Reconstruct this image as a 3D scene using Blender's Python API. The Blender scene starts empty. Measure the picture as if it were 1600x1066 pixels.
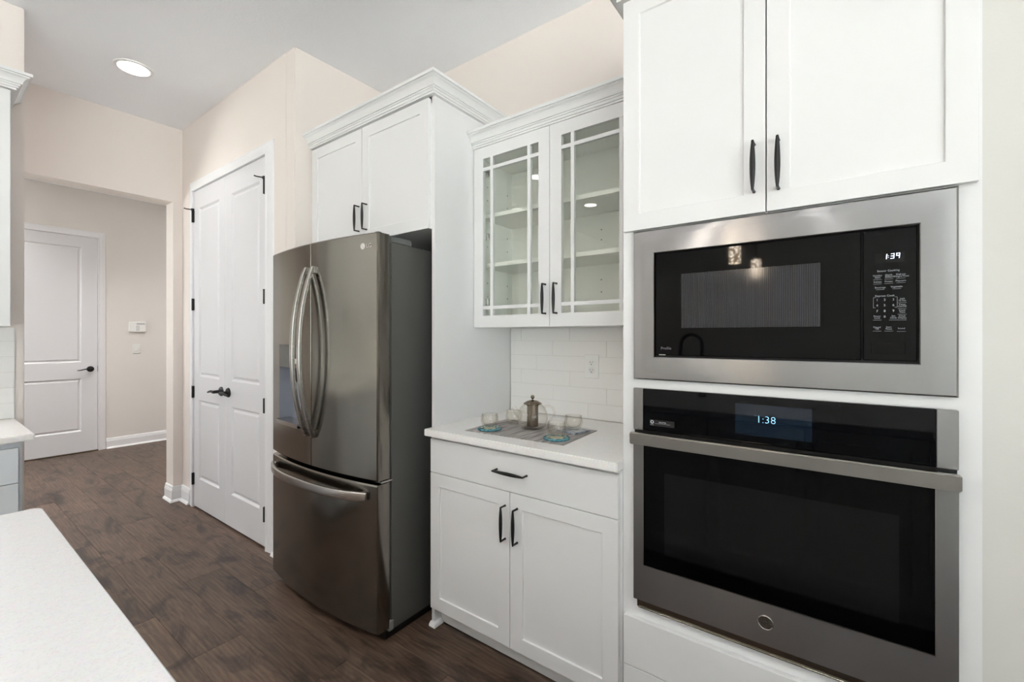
import bpy, bmesh, math, random
from mathutils import Vector, Matrix
random.seed(7)
PI = math.pi
scene = bpy.context.scene
COL = scene.collection

# ------------------------------------------------------------------ camera, world, exposure
CAM_F_PX, CAM_YAW, CAM_H = 692.28, 0.6337, 1.328
cd = bpy.data.cameras.new('camera'); cam = bpy.data.objects.new('camera', cd); COL.objects.link(cam)
cd.sensor_width = 36.0; cd.lens = CAM_F_PX / 1600 * 36.0; cd.shift_y = -7.33 / 1600
cd.clip_start = 0.02; cd.clip_end = 100
cam.location = (0, 0, CAM_H); cam.rotation_euler = (PI / 2, 0, CAM_YAW)
scene.camera = cam

LAMP_STRENGTH = 16.0   # glow of a recessed lamp's lens
BEAM_WATTS = 46.0       # its downward beam
DAY_STRENGTH = 3.6
SUN_STRENGTH = 76.0
world = bpy.data.worlds.new('daylight'); scene.world = world; world.use_nodes = True
wn = world.node_tree.nodes; bg = wn['Background']
bg.inputs[0].default_value = (0.89, 0.945, 1.0, 1); bg.inputs[1].default_value = DAY_STRENGTH

sd = bpy.data.lights.new('sun', 'SUN'); sd.energy = SUN_STRENGTH; sd.angle = math.radians(.6); sd.color = (1.0, .985, .965)
sun = bpy.data.objects.new('sun', sd); COL.objects.link(sun); sun.location = (8, -12, 12); sun.rotation_euler = (math.radians(-6), math.radians(-6), 0)   # high noon: lights the added ground outside, does not reach indoors

vs = scene.view_settings
vs.view_transform = 'Standard'; vs.look = 'None'; vs.exposure = 0.22; vs.gamma = 1.0; vs.use_curve_mapping = False
cy = scene.cycles
cy.max_bounces = 7; cy.diffuse_bounces = 5; cy.glossy_bounces = 4; cy.transmission_bounces = 4; cy.transparent_max_bounces = 16
cy.use_adaptive_sampling = True; cy.adaptive_threshold = .06
cy.caustics_reflective = False; cy.caustics_refractive = False; cy.sample_clamp_indirect = 40.0
cy.use_denoising = True

# ------------------------------------------------------------------ materials
def lin(c):
    return tuple(((v / 255) / 12.92 if v / 255 <= .04045 else ((v / 255 + .055) / 1.055) ** 2.4) for v in c) + (1,)
MATS = {}
def new_mat(name):
    m = bpy.data.materials.new(name); m.use_nodes = True
    MATS[name] = m
    return m, m.node_tree, m.node_tree.nodes['Principled BSDF']
def node(nt, t, **kw):
    n = nt.nodes.new(t)
    for k, v in kw.items(): setattr(n, k, v)
    return n
def paint(name, rgb, rough=.5, bump=0.0, bscale=200., var=.02, metal=0., spec=.5, dist=.002):
    """plain paint: a little tonal variation and an optional fine relief"""
    m, nt, b = new_mat(name); L = nt.links
    tc = node(nt, 'ShaderNodeTexCoord'); nz = node(nt, 'ShaderNodeTexNoise')
    nz.inputs['Scale'].default_value = 3.0; nz.inputs['Detail'].default_value = 3
    L.new(tc.outputs['Object'], nz.inputs['Vector'])
    mx = node(nt, 'ShaderNodeMix', data_type='RGBA')
    c = lin(rgb)
    mx.inputs[6].default_value = tuple(v * (1 - var) for v in c[:3]) + (1,)
    mx.inputs[7].default_value = tuple(min(1, v * (1 + var)) for v in c[:3]) + (1,)
    L.new(nz.outputs['Fac'], mx.inputs[0]); L.new(mx.outputs[2], b.inputs['Base Color'])
    b.inputs['Roughness'].default_value = rough; b.inputs['Metallic'].default_value = metal
    b.inputs['Specular IOR Level'].default_value = spec
    if bump:
        n2 = node(nt, 'ShaderNodeTexNoise'); n2.inputs['Scale'].default_value = bscale; n2.inputs['Detail'].default_value = 2
        L.new(tc.outputs['Object'], n2.inputs['Vector'])
        bp = node(nt, 'ShaderNodeBump'); bp.inputs['Strength'].default_value = bump; bp.inputs['Distance'].default_value = dist
        L.new(n2.outputs['Fac'], bp.inputs['Height']); L.new(bp.outputs[0], b.inputs['Normal'])
    return m
def steel(name, rgb, rough=.28, aniso=.7, rot=0.0, streak=(2, 2, 260), amount=.05):
    m, nt, b = new_mat(name); L = nt.links
    tc = node(nt, 'ShaderNodeTexCoord'); mp = node(nt, 'ShaderNodeMapping'); mp.inputs['Scale'].default_value = streak
    nz = node(nt, 'ShaderNodeTexNoise'); nz.inputs['Scale'].default_value = 4; nz.inputs['Detail'].default_value = 4
    L.new(tc.outputs['Object'], mp.inputs[0]); L.new(mp.outputs[0], nz.inputs['Vector'])
    mx = node(nt, 'ShaderNodeMix', data_type='RGBA'); c = lin(rgb)
    mx.inputs[6].default_value = tuple(v * (1 - amount) for v in c[:3]) + (1,); mx.inputs[7].default_value = tuple(v * (1 + amount) for v in c[:3]) + (1,)
    L.new(nz.outputs['Fac'], mx.inputs[0]); L.new(mx.outputs[2], b.inputs['Base Color'])
    b.inputs['Metallic'].default_value = 1.0
    mr = node(nt, 'ShaderNodeMapRange'); mr.inputs['To Min'].default_value = rough * .85; mr.inputs['To Max'].default_value = rough * 1.15
    L.new(nz.outputs['Fac'], mr.inputs['Value']); L.new(mr.outputs[0], b.inputs['Roughness'])
    if aniso:
        tg = node(nt, 'ShaderNodeTangent', direction_type='RADIAL', axis='Z')
        L.new(tg.outputs[0], b.inputs['Tangent'])
        b.inputs['Anisotropic'].default_value = aniso; b.inputs['Anisotropic Rotation'].default_value = rot
    return m
def gloss(name, rgb, rough=.05, spec=.5, coat=0.):
    m, nt, b = new_mat(name); L = nt.links
    tc = node(nt, 'ShaderNodeTexCoord'); nz = node(nt, 'ShaderNodeTexNoise'); nz.inputs['Scale'].default_value = 12
    L.new(tc.outputs['Object'], nz.inputs['Vector'])
    mr = node(nt, 'ShaderNodeMapRange'); mr.inputs['To Min'].default_value = rough * .8; mr.inputs['To Max'].default_value = rough * 1.2
    L.new(nz.outputs['Fac'], mr.inputs['Value']); L.new(mr.outputs[0], b.inputs['Roughness'])
    b.inputs['Base Color'].default_value = lin(rgb); b.inputs['Specular IOR Level'].default_value = spec; b.inputs['Coat Weight'].default_value = coat
    return m
def emit(name, rgb, strength):
    m, nt, b = new_mat(name)
    b.inputs['Base Color'].default_value = lin(rgb); b.inputs['Emission Color'].default_value = lin(rgb); b.inputs['Emission Strength'].default_value = strength
    return m
def sheet_glass(name, tint, refl=.08, rough=.0, edge=.8, rim=None):
    """thin sheet of glass: tinted transmission plus a Fresnel mirror"""
    m, nt, b = new_mat(name); L = nt.links; nt.nodes.remove(b)
    out = nt.nodes['Material Output']
    tr = node(nt, 'ShaderNodeBsdfTransparent'); tr.inputs[0].default_value = tint + (1,)
    gl = node(nt, 'ShaderNodeBsdfGlossy'); gl.inputs['Roughness'].default_value = rough; gl.inputs['Color'].default_value = (1, 1, 1, 1)
    lw = node(nt, 'ShaderNodeLayerWeight'); lw.inputs['Blend'].default_value = .5
    pw = node(nt, 'ShaderNodeMath', operation='POWER'); pw.inputs[1].default_value = 4.0; L.new(lw.outputs['Facing'], pw.inputs[0])
    ma = node(nt, 'ShaderNodeMath', operation='MULTIPLY_ADD'); ma.inputs[1].default_value = edge; ma.inputs[2].default_value = refl * .6; L.new(pw.outputs[0], ma.inputs[0])
    if rim:      # a longer way through the glass at grazing angles
        p2 = node(nt, 'ShaderNodeMath', operation='POWER'); p2.inputs[1].default_value = 2.5; L.new(lw.outputs['Facing'], p2.inputs[0])
        mc = node(nt, 'ShaderNodeMix', data_type='RGBA'); mc.inputs[6].default_value = tint + (1,); mc.inputs[7].default_value = rim + (1,)
        L.new(p2.outputs[0], mc.inputs[0]); L.new(mc.outputs[2], tr.inputs[0])
    mx = node(nt, 'ShaderNodeMixShader'); L.new(ma.outputs[0], mx.inputs[0]); L.new(tr.outputs[0], mx.inputs[1]); L.new(gl.outputs[0], mx.inputs[2])
    L.new(mx.outputs[0], out.inputs[0])
    return m

paint('wall_paint', (236, 228, 222), .7, bump=.10, bscale=140, var=.012)
paint('wall_paint_hall', (233, 229, 225), .7, bump=.10, bscale=140, var=.012)
paint('wall_paint_cool', (216, 214, 209), .7, bump=.14, bscale=120, var=.012)
paint('ceiling_paint', (247, 249, 253), .8, bump=.25, bscale=90, var=.012, dist=.004)
paint('patio', (188, 187, 184), .85, var=.05)  # surface of the added ground that bounces sun indoors
paint('cabinet_white', (232, 232, 232), .38, var=.006)
paint('cabinet_inside', (244, 245, 241), .5, var=.006)
paint('cabinet_bluegrey', (222, 227, 232), .4, var=.008)
paint('trim_white', (240, 240, 242), .35, var=.006)
paint('door_white', (230, 230, 233), .38, var=.006)
paint('grout', (226, 224, 220), .8, var=.03)
paint('black_metal', (16, 16, 17), .42, var=.1, bump=.05, bscale=600)
paint('black_plastic', (12, 12, 13), .45, var=.1)
paint('dark_void', (38, 31, 27), .8, var=.1)
paint('grey_plastic', (120, 122, 120), .4, var=.03)
paint('panel_dark', (106, 108, 106), .35, var=.03)
paint('fridge_side', (88, 88, 85), .34, bump=.04, bscale=900, var=.02)
paint('key_grey', (196, 197, 198), .4, var=.02)
paint('white_plastic', (240, 240, 238), .3, var=.006)
paint('pale_print', (205, 208, 214), .5, var=.02)
paint('grey_print', (120, 122, 126), .5, var=.02)
paint('mid_print', (158, 161, 168), .5, var=.02)
paint('logo_light', (214, 208, 204), .3, var=.02)
paint('dispenser_grey', (172, 176, 186), .3, var=.02, metal=.3)
paint('glazed_tile', (246, 245, 243), .12, var=.012, bump=.06, bscale=14, dist=.003)
steel('brushed_steel', (166, 166, 168), .22, aniso=1.0, rot=0.25, amount=.03)
steel('steel_plain', (190, 187, 182), .22, aniso=0, streak=(2, 2, 200))
steel('dark_steel', (136, 132, 124), .17, aniso=.35, rot=0.25, streak=(120, 120, 2), amount=.03)
steel('handle_steel', (180, 177, 173), .26, aniso=0, streak=(3, 3, 160))
steel('old_steel', (140, 128, 112), .24, aniso=0, streak=(30, 30, 6), amount=.25)
gloss('black_glass', (6, 7, 9), .03, spec=.20)
gloss('black_glass_window', (10, 10, 12), .06)
gloss('oven_glass', (4, 4, 5), .05, spec=.28)
sheet_glass('cabinet_glass', (.975, .985, .965), .07)
sheet_glass('window_glass', (.93, .96, .96), .07)
sheet_glass('thin_glass', (.972, .965, .95), .07, edge=.6, rim=(.72, .69, .62))
emit('digit_white', (235, 242, 255), .9)
emit('digit_blue', (150, 205, 245), .8)
emit('screen_glow', (10, 24, 38), .06).node_tree.nodes['Principled BSDF'].inputs['Roughness'].default_value = .04  # bluish sky reflection put into the screen's colour and faint emission
emit('lamp_disc', (255, 251, 246), LAMP_STRENGTH)
emit('drum_glow', (255, 247, 236), 42.0)

def quartz(name, rgb):
    m, nt, b = new_mat(name); L = nt.links
    tc = node(nt, 'ShaderNodeTexCoord'); n1 = node(nt, 'ShaderNodeTexNoise'); n1.inputs['Scale'].default_value = 330; n1.inputs['Detail'].default_value = 3
    n2 = node(nt, 'ShaderNodeTexVoronoi'); n2.inputs['Scale'].default_value = 130
    L.new(tc.outputs['Object'], n1.inputs['Vector']); L.new(tc.outputs['Object'], n2.inputs['Vector'])
    cr = node(nt, 'ShaderNodeValToRGB'); cr.color_ramp.elements[0].position = .30; cr.color_ramp.elements[1].position = .48
    c = lin(rgb); cr.color_ramp.elements[0].color = tuple(v * .91 for v in c[:3]) + (1,); cr.color_ramp.elements[1].color = c
    L.new(n1.outputs['Fac'], cr.inputs[0])
    mx = node(nt, 'ShaderNodeMix', data_type='RGBA'); mx.blend_type = 'MULTIPLY'; mx.inputs[0].default_value = .05
    L.new(cr.outputs[0], mx.inputs[6]); L.new(n2.outputs['Color'], mx.inputs[7]); L.new(mx.outputs[2], b.inputs['Base Color'])
    b.inputs['Roughness'].default_value = .16
quartz('quartz', (244, 242, 240))
quartz('quartz_island', (206, 206, 207))  # same quartz, darkened against the strong lamp light on the island

def wood():
    m, nt, b = new_mat('wood_planks'); L = nt.links
    tc = node(nt, 'ShaderNodeTexCoord'); oi = node(nt, 'ShaderNodeObjectInfo')
    off = node(nt, 'ShaderNodeVectorMath', operation='SCALE'); off.inputs[0].default_value = (37, 53, 11)
    L.new(oi.outputs['Random'], off.inputs['Scale'])
    add = node(nt, 'ShaderNodeVectorMath', operation='ADD'); L.new(tc.outputs['Object'], add.inputs[0]); L.new(off.outputs[0], add.inputs[1])
    def noise(scale, s, det, rgh=.55, dist=0.):
        mp = node(nt, 'ShaderNodeMapping'); mp.inputs['Scale'].default_value = s
        L.new(add.outputs[0], mp.inputs[0])
        n = node(nt, 'ShaderNodeTexNoise'); n.inputs['Scale'].default_value = scale; n.inputs['Detail'].default_value = det
        n.inputs['Roughness'].default_value = rgh; n.inputs['Distortion'].default_value = dist
        L.new(mp.outputs[0], n.inputs['Vector']); return n.outputs['Fac']
    grain = noise(6, (1, 11, 1), 5, .6, .8)
    fine = noise(60, (1, 22, 1), 3)
    stain = noise(3.1, (1, 2.4, 1), 4, .55, 1.2)
    tone = noise(1.2, (1, 1.5, 1), 2)
    cr = node(nt, 'ShaderNodeValToRGB'); e = cr.color_ramp.elements
    e[0].position = .22; e[0].color = lin((58, 44, 36)); e[1].position = .80; e[1].color = lin((120, 98, 82))
    L.new(grain, cr.inputs[0])
    # smoky dark stains around knots
    sr = node(nt, 'ShaderNodeValToRGB'); s = sr.color_ramp.elements
    s[0].position = .34; s[0].color = (.24, .235, .25, 1); s[1].position = .50; s[1].color = (1, 1, 1, 1)
    L.new(stain, sr.inputs[0])
    m1 = node(nt, 'ShaderNodeMix', data_type='RGBA'); m1.blend_type = 'MULTIPLY'; m1.inputs[0].default_value = .95
    L.new(cr.outputs[0], m1.inputs[6]); L.new(sr.outputs[0], m1.inputs[7])
    # wavy growth rings that show in patches
    wv = node(nt, 'ShaderNodeTexWave', wave_type='RINGS'); wv.inputs['Scale'].default_value = 9; wv.inputs['Distortion'].default_value = 7; wv.inputs['Detail'].default_value = 2; wv.inputs['Detail Scale'].default_value = .7
    mp = node(nt, 'ShaderNodeMapping'); mp.inputs['Scale'].default_value = (.45, 2.0, 1); L.new(add.outputs[0], mp.inputs[0]); L.new(mp.outputs[0], wv.inputs['Vector'])
    wr = node(nt, 'ShaderNodeMapRange'); wr.inputs['To Min'].default_value = .80; wr.inputs['To Max'].default_value = 1.06; L.new(wv.outputs['Fac'], wr.inputs[0])
    m2 = node(nt, 'ShaderNodeVectorMath', operation='SCALE'); L.new(m1.outputs[2], m2.inputs[0]); L.new(wr.outputs[0], m2.inputs['Scale'])
    tr = node(nt, 'ShaderNodeMapRange'); tr.inputs['From Min'].default_value = .3; tr.inputs['From Max'].default_value = .7; tr.inputs['To Min'].default_value = .82; tr.inputs['To Max'].default_value = 1.18
    L.new(tone, tr.inputs[0])
    rr = node(nt, 'ShaderNodeMapRange'); rr.inputs['To Min'].default_value = .86; rr.inputs['To Max'].default_value = 1.14; L.new(oi.outputs['Random'], rr.inputs[0])
    mu = node(nt, 'ShaderNodeMath', operation='MULTIPLY'); L.new(tr.outputs[0], mu.inputs[0]); L.new(rr.outputs[0], mu.inputs[1])
    fr = node(nt, 'ShaderNodeMapRange'); fr.inputs['To Min'].default_value = .94; fr.inputs['To Max'].default_value = 1.06; L.new(fine, fr.inputs[0])
    mu2 = node(nt, 'ShaderNodeMath', operation='MULTIPLY'); L.new(mu.outputs[0], mu2.inputs[0]); L.new(fr.outputs[0], mu2.inputs[1])
    m3 = node(nt, 'ShaderNodeVectorMath', operation='SCALE'); L.new(m2.outputs[0], m3.inputs[0]); L.new(mu2.outputs[0], m3.inputs['Scale'])
    L.new(m3.outputs[0], b.inputs['Base Color'])
    b.inputs['Roughness'].default_value = .42
    bp = node(nt, 'ShaderNodeBump'); bp.inputs['Strength'].default_value = .12; bp.inputs['Distance'].default_value = .001; L.new(fine, bp.inputs['Height']); L.new(bp.outputs[0], b.inputs['Normal'])
wood()

def woven(name, c0, c1):
    m, nt, b = new_mat(name); L = nt.links
    tc = node(nt, 'ShaderNodeTexCoord')
    w1 = node(nt, 'ShaderNodeTexWave', bands_direction='X'); w1.inputs['Scale'].default_value = 70
    mp = node(nt, 'ShaderNodeMapping'); mp.inputs['Scale'].default_value = (60, 6, 1)
    nz = node(nt, 'ShaderNodeTexNoise'); nz.inputs['Scale'].default_value = 1; nz.inputs['Detail'].default_value = 3
    L.new(tc.outputs['Object'], w1.inputs['Vector']); L.new(tc.outputs['Object'], mp.inputs[0]); L.new(mp.outputs[0], nz.inputs['Vector'])
    cr = node(nt, 'ShaderNodeValToRGB'); cr.color_ramp.elements[0].position = .35; cr.color_ramp.elements[1].position = .65
    cr.color_ramp.elements[0].color = lin(c0); cr.color_ramp.elements[1].color = lin(c1)
    L.new(nz.outputs['Fac'], cr.inputs[0]); L.new(cr.outputs[0], b.inputs['Base Color'])
    bp = node(nt, 'ShaderNodeBump'); bp.inputs['Strength'].default_value = .4; bp.inputs['Distance'].default_value = .001
    L.new(w1.outputs['Fac'], bp.inputs['Height']); L.new(bp.outputs[0], b.inputs['Normal']); b.inputs['Roughness'].default_value = .75
woven('woven_grey', (126, 121, 119), (184, 179, 176))
def mottled(name, c0, c1, c2, scale, rough):
    m, nt, b = new_mat(name); L = nt.links
    tc = node(nt, 'ShaderNodeTexCoord'); nz = node(nt, 'ShaderNodeTexNoise'); nz.inputs['Scale'].default_value = scale; nz.inputs['Detail'].default_value = 3
    L.new(tc.outputs['Object'], nz.inputs['Vector'])
    cr = node(nt, 'ShaderNodeValToRGB'); e = cr.color_ramp.elements
    e[0].position = .36; e[0].color = lin(c0); e[1].position = .64; e[1].color = lin(c2); k = e.new(.5); k.color = lin(c1)
    L.new(nz.outputs['Fac'], cr.inputs[0]); L.new(cr.outputs[0], b.inputs['Base Color']); b.inputs['Roughness'].default_value = rough
mottled('teal_resin', (38, 84, 98), (62, 118, 132), (98, 150, 158), 60, .25)
mottled('pale_shell', (150, 160, 120), (198, 200, 168), (226, 224, 204), 110, .4)
mottled('blue_stone', (98, 106, 118), (140, 148, 160), (182, 188, 196), 40, .3)

def micro_window():
    """perforated screen behind the microwave glass: fine upright stripes"""
    m, nt, b = new_mat('micro_screen'); L = nt.links
    tc = node(nt, 'ShaderNodeTexCoord'); w = node(nt, 'ShaderNodeTexWave', bands_direction='X'); w.inputs['Scale'].default_value = 62
    L.new(tc.outputs['Object'], w.inputs['Vector'])
    cr = node(nt, 'ShaderNodeValToRGB'); cr.color_ramp.elements[0].color = lin((24, 25, 28)); cr.color_ramp.elements[1].color = lin((52, 54, 60))
    L.new(w.outputs['Fac'], cr.inputs[0]); L.new(cr.outputs[0], b.inputs['Base Color']); b.inputs['Roughness'].default_value = .08
micro_window()
def crystal():
    m, nt, b = new_mat('crystal_beads'); L = nt.links
    tc = node(nt, 'ShaderNodeTexCoord'); v = node(nt, 'ShaderNodeTexVoronoi'); v.inputs['Scale'].default_value = 40
    L.new(tc.outputs['Object'], v.inputs['Vector'])
    cr = node(nt, 'ShaderNodeValToRGB'); cr.color_ramp.elements[0].color = lin((255, 244, 226)); cr.color_ramp.elements[1].color = lin((84, 68, 50)); cr.color_ramp.elements[1].position = .55
    L.new(v.outputs['Distance'], cr.inputs[0]); L.new(cr.outputs[0], b.inputs['Emission Color']); b.inputs['Emission Strength'].default_value = 95.0
    b.inputs['Base Color'].default_value = (.8, .78, .74, 1); b.inputs['Roughness'].default_value = .1
crystal()

# ------------------------------------------------------------------ mesh helpers
def bmn(): return bmesh.new()
def box(bm, x0, x1, y0, y1, z0, z1, bev=0., seg=1):
    t = bmesh.new()
    v = [t.verts.new((x, y, z)) for x in (x0, x1) for y in (y0, y1) for z in (z0, z1)]
    for f in ((0, 1, 3, 2), (4, 6, 7, 5), (0, 4, 5, 1), (2, 3, 7, 6), (0, 2, 6, 4), (1, 5, 7, 3)): t.faces.new([v[i] for i in f])
    if bev: bmesh.ops.bevel(t, geom=list(t.edges), offset=bev, segments=seg, affect='EDGES', clamp_overlap=True)
    merge(bm, t); return bm
def merge(bm, t, M=None):
    mp = {}
    for v in t.verts: mp[v] = bm.verts.new(M @ v.co if M else v.co)
    for f in t.faces:
        try: bm.faces.new([mp[v] for v in f.verts])
        except ValueError: pass
    t.free()
def quad(bm, *pts): return bm.faces.new([bm.verts.new(p) for p in pts])
def lathe(bm, prof, c=(0, 0, 0), n=32, axis='Z'):
    rings = []
    for r, z in prof:
        if r < 1e-6: rings.append([bm.verts.new(_ax(c, 0, 0, z, axis))])
        else: rings.append([bm.verts.new(_ax(c, r * math.cos(2 * PI * i / n), r * math.sin(2 * PI * i / n), z, axis)) for i in range(n)])
    for a, b in zip(rings, rings[1:]):
        for i in range(n):
            j = (i + 1) % n
            if len(a) == 1 and len(b) == 1: continue
            if len(a) == 1: bm.faces.new((a[0], b[j], b[i]))
            elif len(b) == 1: bm.faces.new((a[i], a[j], b[0]))
            else: bm.faces.new((a[i], a[j], b[j], b[i]))
    return bm
def _ax(c, x, y, z, axis):
    if axis == 'Z': return (c[0] + x, c[1] + y, c[2] + z)
    if axis == 'Y': return (c[0] + x, c[1] + z, c[2] + y)
    return (c[0] + z, c[1] + x, c[2] + y)
def sweep3(bm, path, section, side, scales=None, cap=True):
    """sweep a closed section [(a along side, b along normal)] along a 3-D path"""
    P = [Vector(p) for p in path]; S = Vector(side); rings = []
    for i, p in enumerate(P):
        t = (P[min(i + 1, len(P) - 1)] - P[max(i - 1, 0)]).normalized()
        s = (S - t * S.dot(t)).normalized(); nrm = t.cross(s)
        k = scales[i] if scales else 1.
        ka, kb = k if isinstance(k, tuple) else (k, k)
        rings.append([bm.verts.new(p + s * a * ka + nrm * b * kb) for a, b in section])
    n = len(section)
    for a, b in zip(rings, rings[1:]):
        for i in range(n): bm.faces.new((a[i], a[(i + 1) % n], b[(i + 1) % n], b[i]))
    if cap: bm.faces.new(rings[0][::-1]); bm.faces.new(rings[-1])
    return bm
def circle(r, n=10): return [(r * math.cos(2 * PI * i / n), r * math.sin(2 * PI * i / n)) for i in range(n)]
def rrect(w, h, r, n=3):
    out = []
    for cx, cy_, a0 in ((w / 2 - r, h / 2 - r, 0), (-w / 2 + r, h / 2 - r, PI / 2), (-w / 2 + r, -h / 2 + r, PI), (w / 2 - r, -h / 2 + r, 1.5 * PI)):
        for i in range(n + 1): a = a0 + PI / 2 * i / n; out.append((cx + r * math.cos(a), cy_ + r * math.sin(a)))
    return out
def moulding(bm, prof, path, z0=0.):
    """profile [(out, up)] mitred along a plan path; 'out' is the right hand of travel"""
    n = len(path); rings = []
    for i in range(n):
        d = []
        if i > 0: d.append((Vector(path[i]) - Vector(path[i - 1])).normalized())
        if i < n - 1: d.append((Vector(path[i + 1]) - Vector(path[i])).normalized())
        nr = [Vector((v.y, -v.x)) for v in d]
        if len(nr) == 1: off = nr[0]
        else: off = (nr[0] + nr[1]) / (1 + nr[0].dot(nr[1]))
        rings.append([bm.verts.new((path[i][0] + off.x * o, path[i][1] + off.y * o, z0 + u)) for o, u in prof])
    m = len(prof)
    for a, b in zip(rings, rings[1:]):
        for i in range(m): bm.faces.new((a[i], a[(i + 1) % m], b[(i + 1) % m], b[i]))
    bm.faces.new(rings[0][::-1]); bm.faces.new(rings[-1])
    return bm
def text_mesh(bm, s, size, mp, u, w, align='LEFT', space=1.0, depth=.0004, thin=0.):
    """lettering laid on a front: mp(u, depth, z) gives the world point"""
    c = bpy.data.curves.new('lettering', 'FONT'); c.body = s; c.size = size; c.align_x = align; c.align_y = 'CENTER'; c.resolution_u = 2; c.space_character = space; c.space_line = .85; c.offset = thin
    o = bpy.data.objects.new('lettering', c); COL.objects.link(o)
    dg = bpy.context.evaluated_depsgraph_get(); me = bpy.data.meshes.new_from_object(o.evaluated_get(dg))
    vm = [bm.verts.new(mp(u + v.co.x, -depth, w + v.co.y)) for v in me.vertices]
    for p in me.polygons:
        try: bm.faces.new([vm[i] for i in p.vertices])
        except ValueError: pass
    bpy.data.objects.remove(o); bpy.data.curves.remove(c); bpy.data.meshes.remove(me)
def world_loc(o):
    v = Vector((0, 0, 0))
    while o is not None: v += Vector(o.location); o = o.parent
    return v
def obj(name, bm, mat, parent=None, smooth=None, bev=0., origin=None):
    bmesh.ops.recalc_face_normals(bm, faces=list(bm.faces))
    base = world_loc(parent) if parent else Vector((0, 0, 0))
    org = Vector(origin) if origin is not None else base.copy()
    bmesh.ops.translate(bm, verts=list(bm.verts), vec=-org)
    me = bpy.data.meshes.new(name); bm.to_mesh(me); bm.free()
    me.materials.append(MATS[mat])
    if smooth:
        for p in me.polygons: p.use_smooth = True
        me.set_sharp_from_angle(angle=math.radians(smooth))
    o = bpy.data.objects.new(name, me); COL.objects.link(o)
    o.parent = parent; o.location = org - base
    if bev:
        b = o.modifiers.new('bevel', 'BEVEL'); b.width = bev; b.segments = 2; b.limit_method = 'ANGLE'; b.angle_limit = math.radians(40)
    return o
def tag(o, label, cat, group=None):
    o['label'] = label; o['category'] = cat
    if group: o['group'] = group
    return o
def thing(name, label, cat, loc=(0, 0, 0), group=None):
    o = bpy.data.objects.new(name, None); COL.objects.link(o); o.location = loc; o.empty_display_size = .1
    return tag(o, label, cat, group)
def struct(name, bm, mat, label=None, cat=None, smooth=None, bev=0.):
    o = obj(name, bm, mat, smooth=smooth, bev=bev); o['kind'] = 'structure'
    if label: o['label'] = label
    if cat: o['category'] = cat
    return o
def copy_tree(o, loc, label=None, parent=None):
    c = o.copy(); COL.objects.link(c); c.parent = parent
    if parent is None: c.location = loc
    if label: c['label'] = label
    for ch in [k for k in bpy.data.objects if k.parent == o and k != c]: copy_tree(ch, None, None, c)
    return c
# a front facing -Y (kitchen run): u = X ; a front facing +X (left wall, hall): u = Y
def frontY(yf): return lambda u, d, z: (u, yf + d, z)
def frontX(xf): return lambda u, d, z: (xf - d, u, z)
def mbox(bm, mp, u0, u1, d0, d1, z0, z1, bev=0.):
    a = mp(u0, d0, z0); b = mp(u1, d1, z1)
    return box(bm, min(a[0], b[0]), max(a[0], b[0]), min(a[1], b[1]), max(a[1], b[1]), min(a[2], b[2]), max(a[2], b[2]), bev)

def panel_front(bm, mp, u0, u1, z0, z1, th, panels):
    """door slab with stepped recesses; panels = [(u0,u1,z0,z1,[(inset, depth), ...])]"""
    us = sorted({u0, u1} | {p[0] for p in panels} | {p[1] for p in panels}); zs = sorted({z0, z1} | {p[2] for p in panels} | {p[3] for p in panels})
    V = {}
    def vt(u, d, z):
        k = (round(u, 5), round(d, 5), round(z, 5))
        if k not in V: V[k] = bm.verts.new(mp(u, d, z))
        return V[k]
    for a, b in zip(us, us[1:]):
        for c, d in zip(zs, zs[1:]):
            if any(p[0] <= a + 1e-6 and b <= p[1] + 1e-6 and p[2] <= c + 1e-6 and d <= p[3] + 1e-6 for p in panels): continue
            bm.faces.new((vt(a, 0, c), vt(b, 0, c), vt(b, 0, d), vt(a, 0, d)))
    for p in panels:
        prev = (0., 0.)
        for ins, dep in p[4]:
            def ring(i, d): return [vt(p[0] + i, d, p[2] + i), vt(p[1] - i, d, p[2] + i), vt(p[1] - i, d, p[3] - i), vt(p[0] + i, d, p[3] - i)]
            A = ring(*prev); B = ring(ins, dep)
            for i in range(4): bm.faces.new((A[i], A[(i + 1) % 4], B[(i + 1) % 4], B[i]))
            prev = (ins, dep)
        bm.faces.new(ring(*prev))
    # rim and back
    for (a, c), (b, d) in (((u0, z0), (u1, z0)), ((u1, z0), (u1, z1)), ((u1, z1), (u0, z1)), ((u0, z1), (u0, z0))):
        pts = [(a, c)] + sorted([(u, z) for u in us for z in zs if (min(a, b) - 1e-6 <= u <= max(a, b) + 1e-6 and min(c, d) - 1e-6 <= z <= max(c, d) + 1e-6) and (u, z) not in ((a, c), (b, d))], key=lambda q: (abs(q[0] - a) + abs(q[1] - c))) + [(b, d)]
        bm.faces.new([vt(u, 0, z) for u, z in pts] + [vt(b, th, d), vt(a, th, c)])
    bm.faces.new((vt(u0, th, z0), vt(u1, th, z0), vt(u1, th, z1), vt(u0, th, z1)))
    return bm
def shaker(name, mp, u0, u1, z0, z1, parent, mat='cabinet_white', rail=.0575, th=.019, rec=.007):
    return obj(name, panel_front(bmn(), mp, u0, u1, z0, z1, th, [(u0 + rail, u1 - rail, z0 + rail, z1 - rail, [(.001, rec)])]), mat, parent, bev=.0012)
def slab(name, mp, u0, u1, z0, z1, parent, mat='cabinet_white', th=.019):
    return obj(name, mbox(bmn(), mp, u0, u1, 0, th, z0, z1), mat, parent, bev=.0015)
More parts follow.
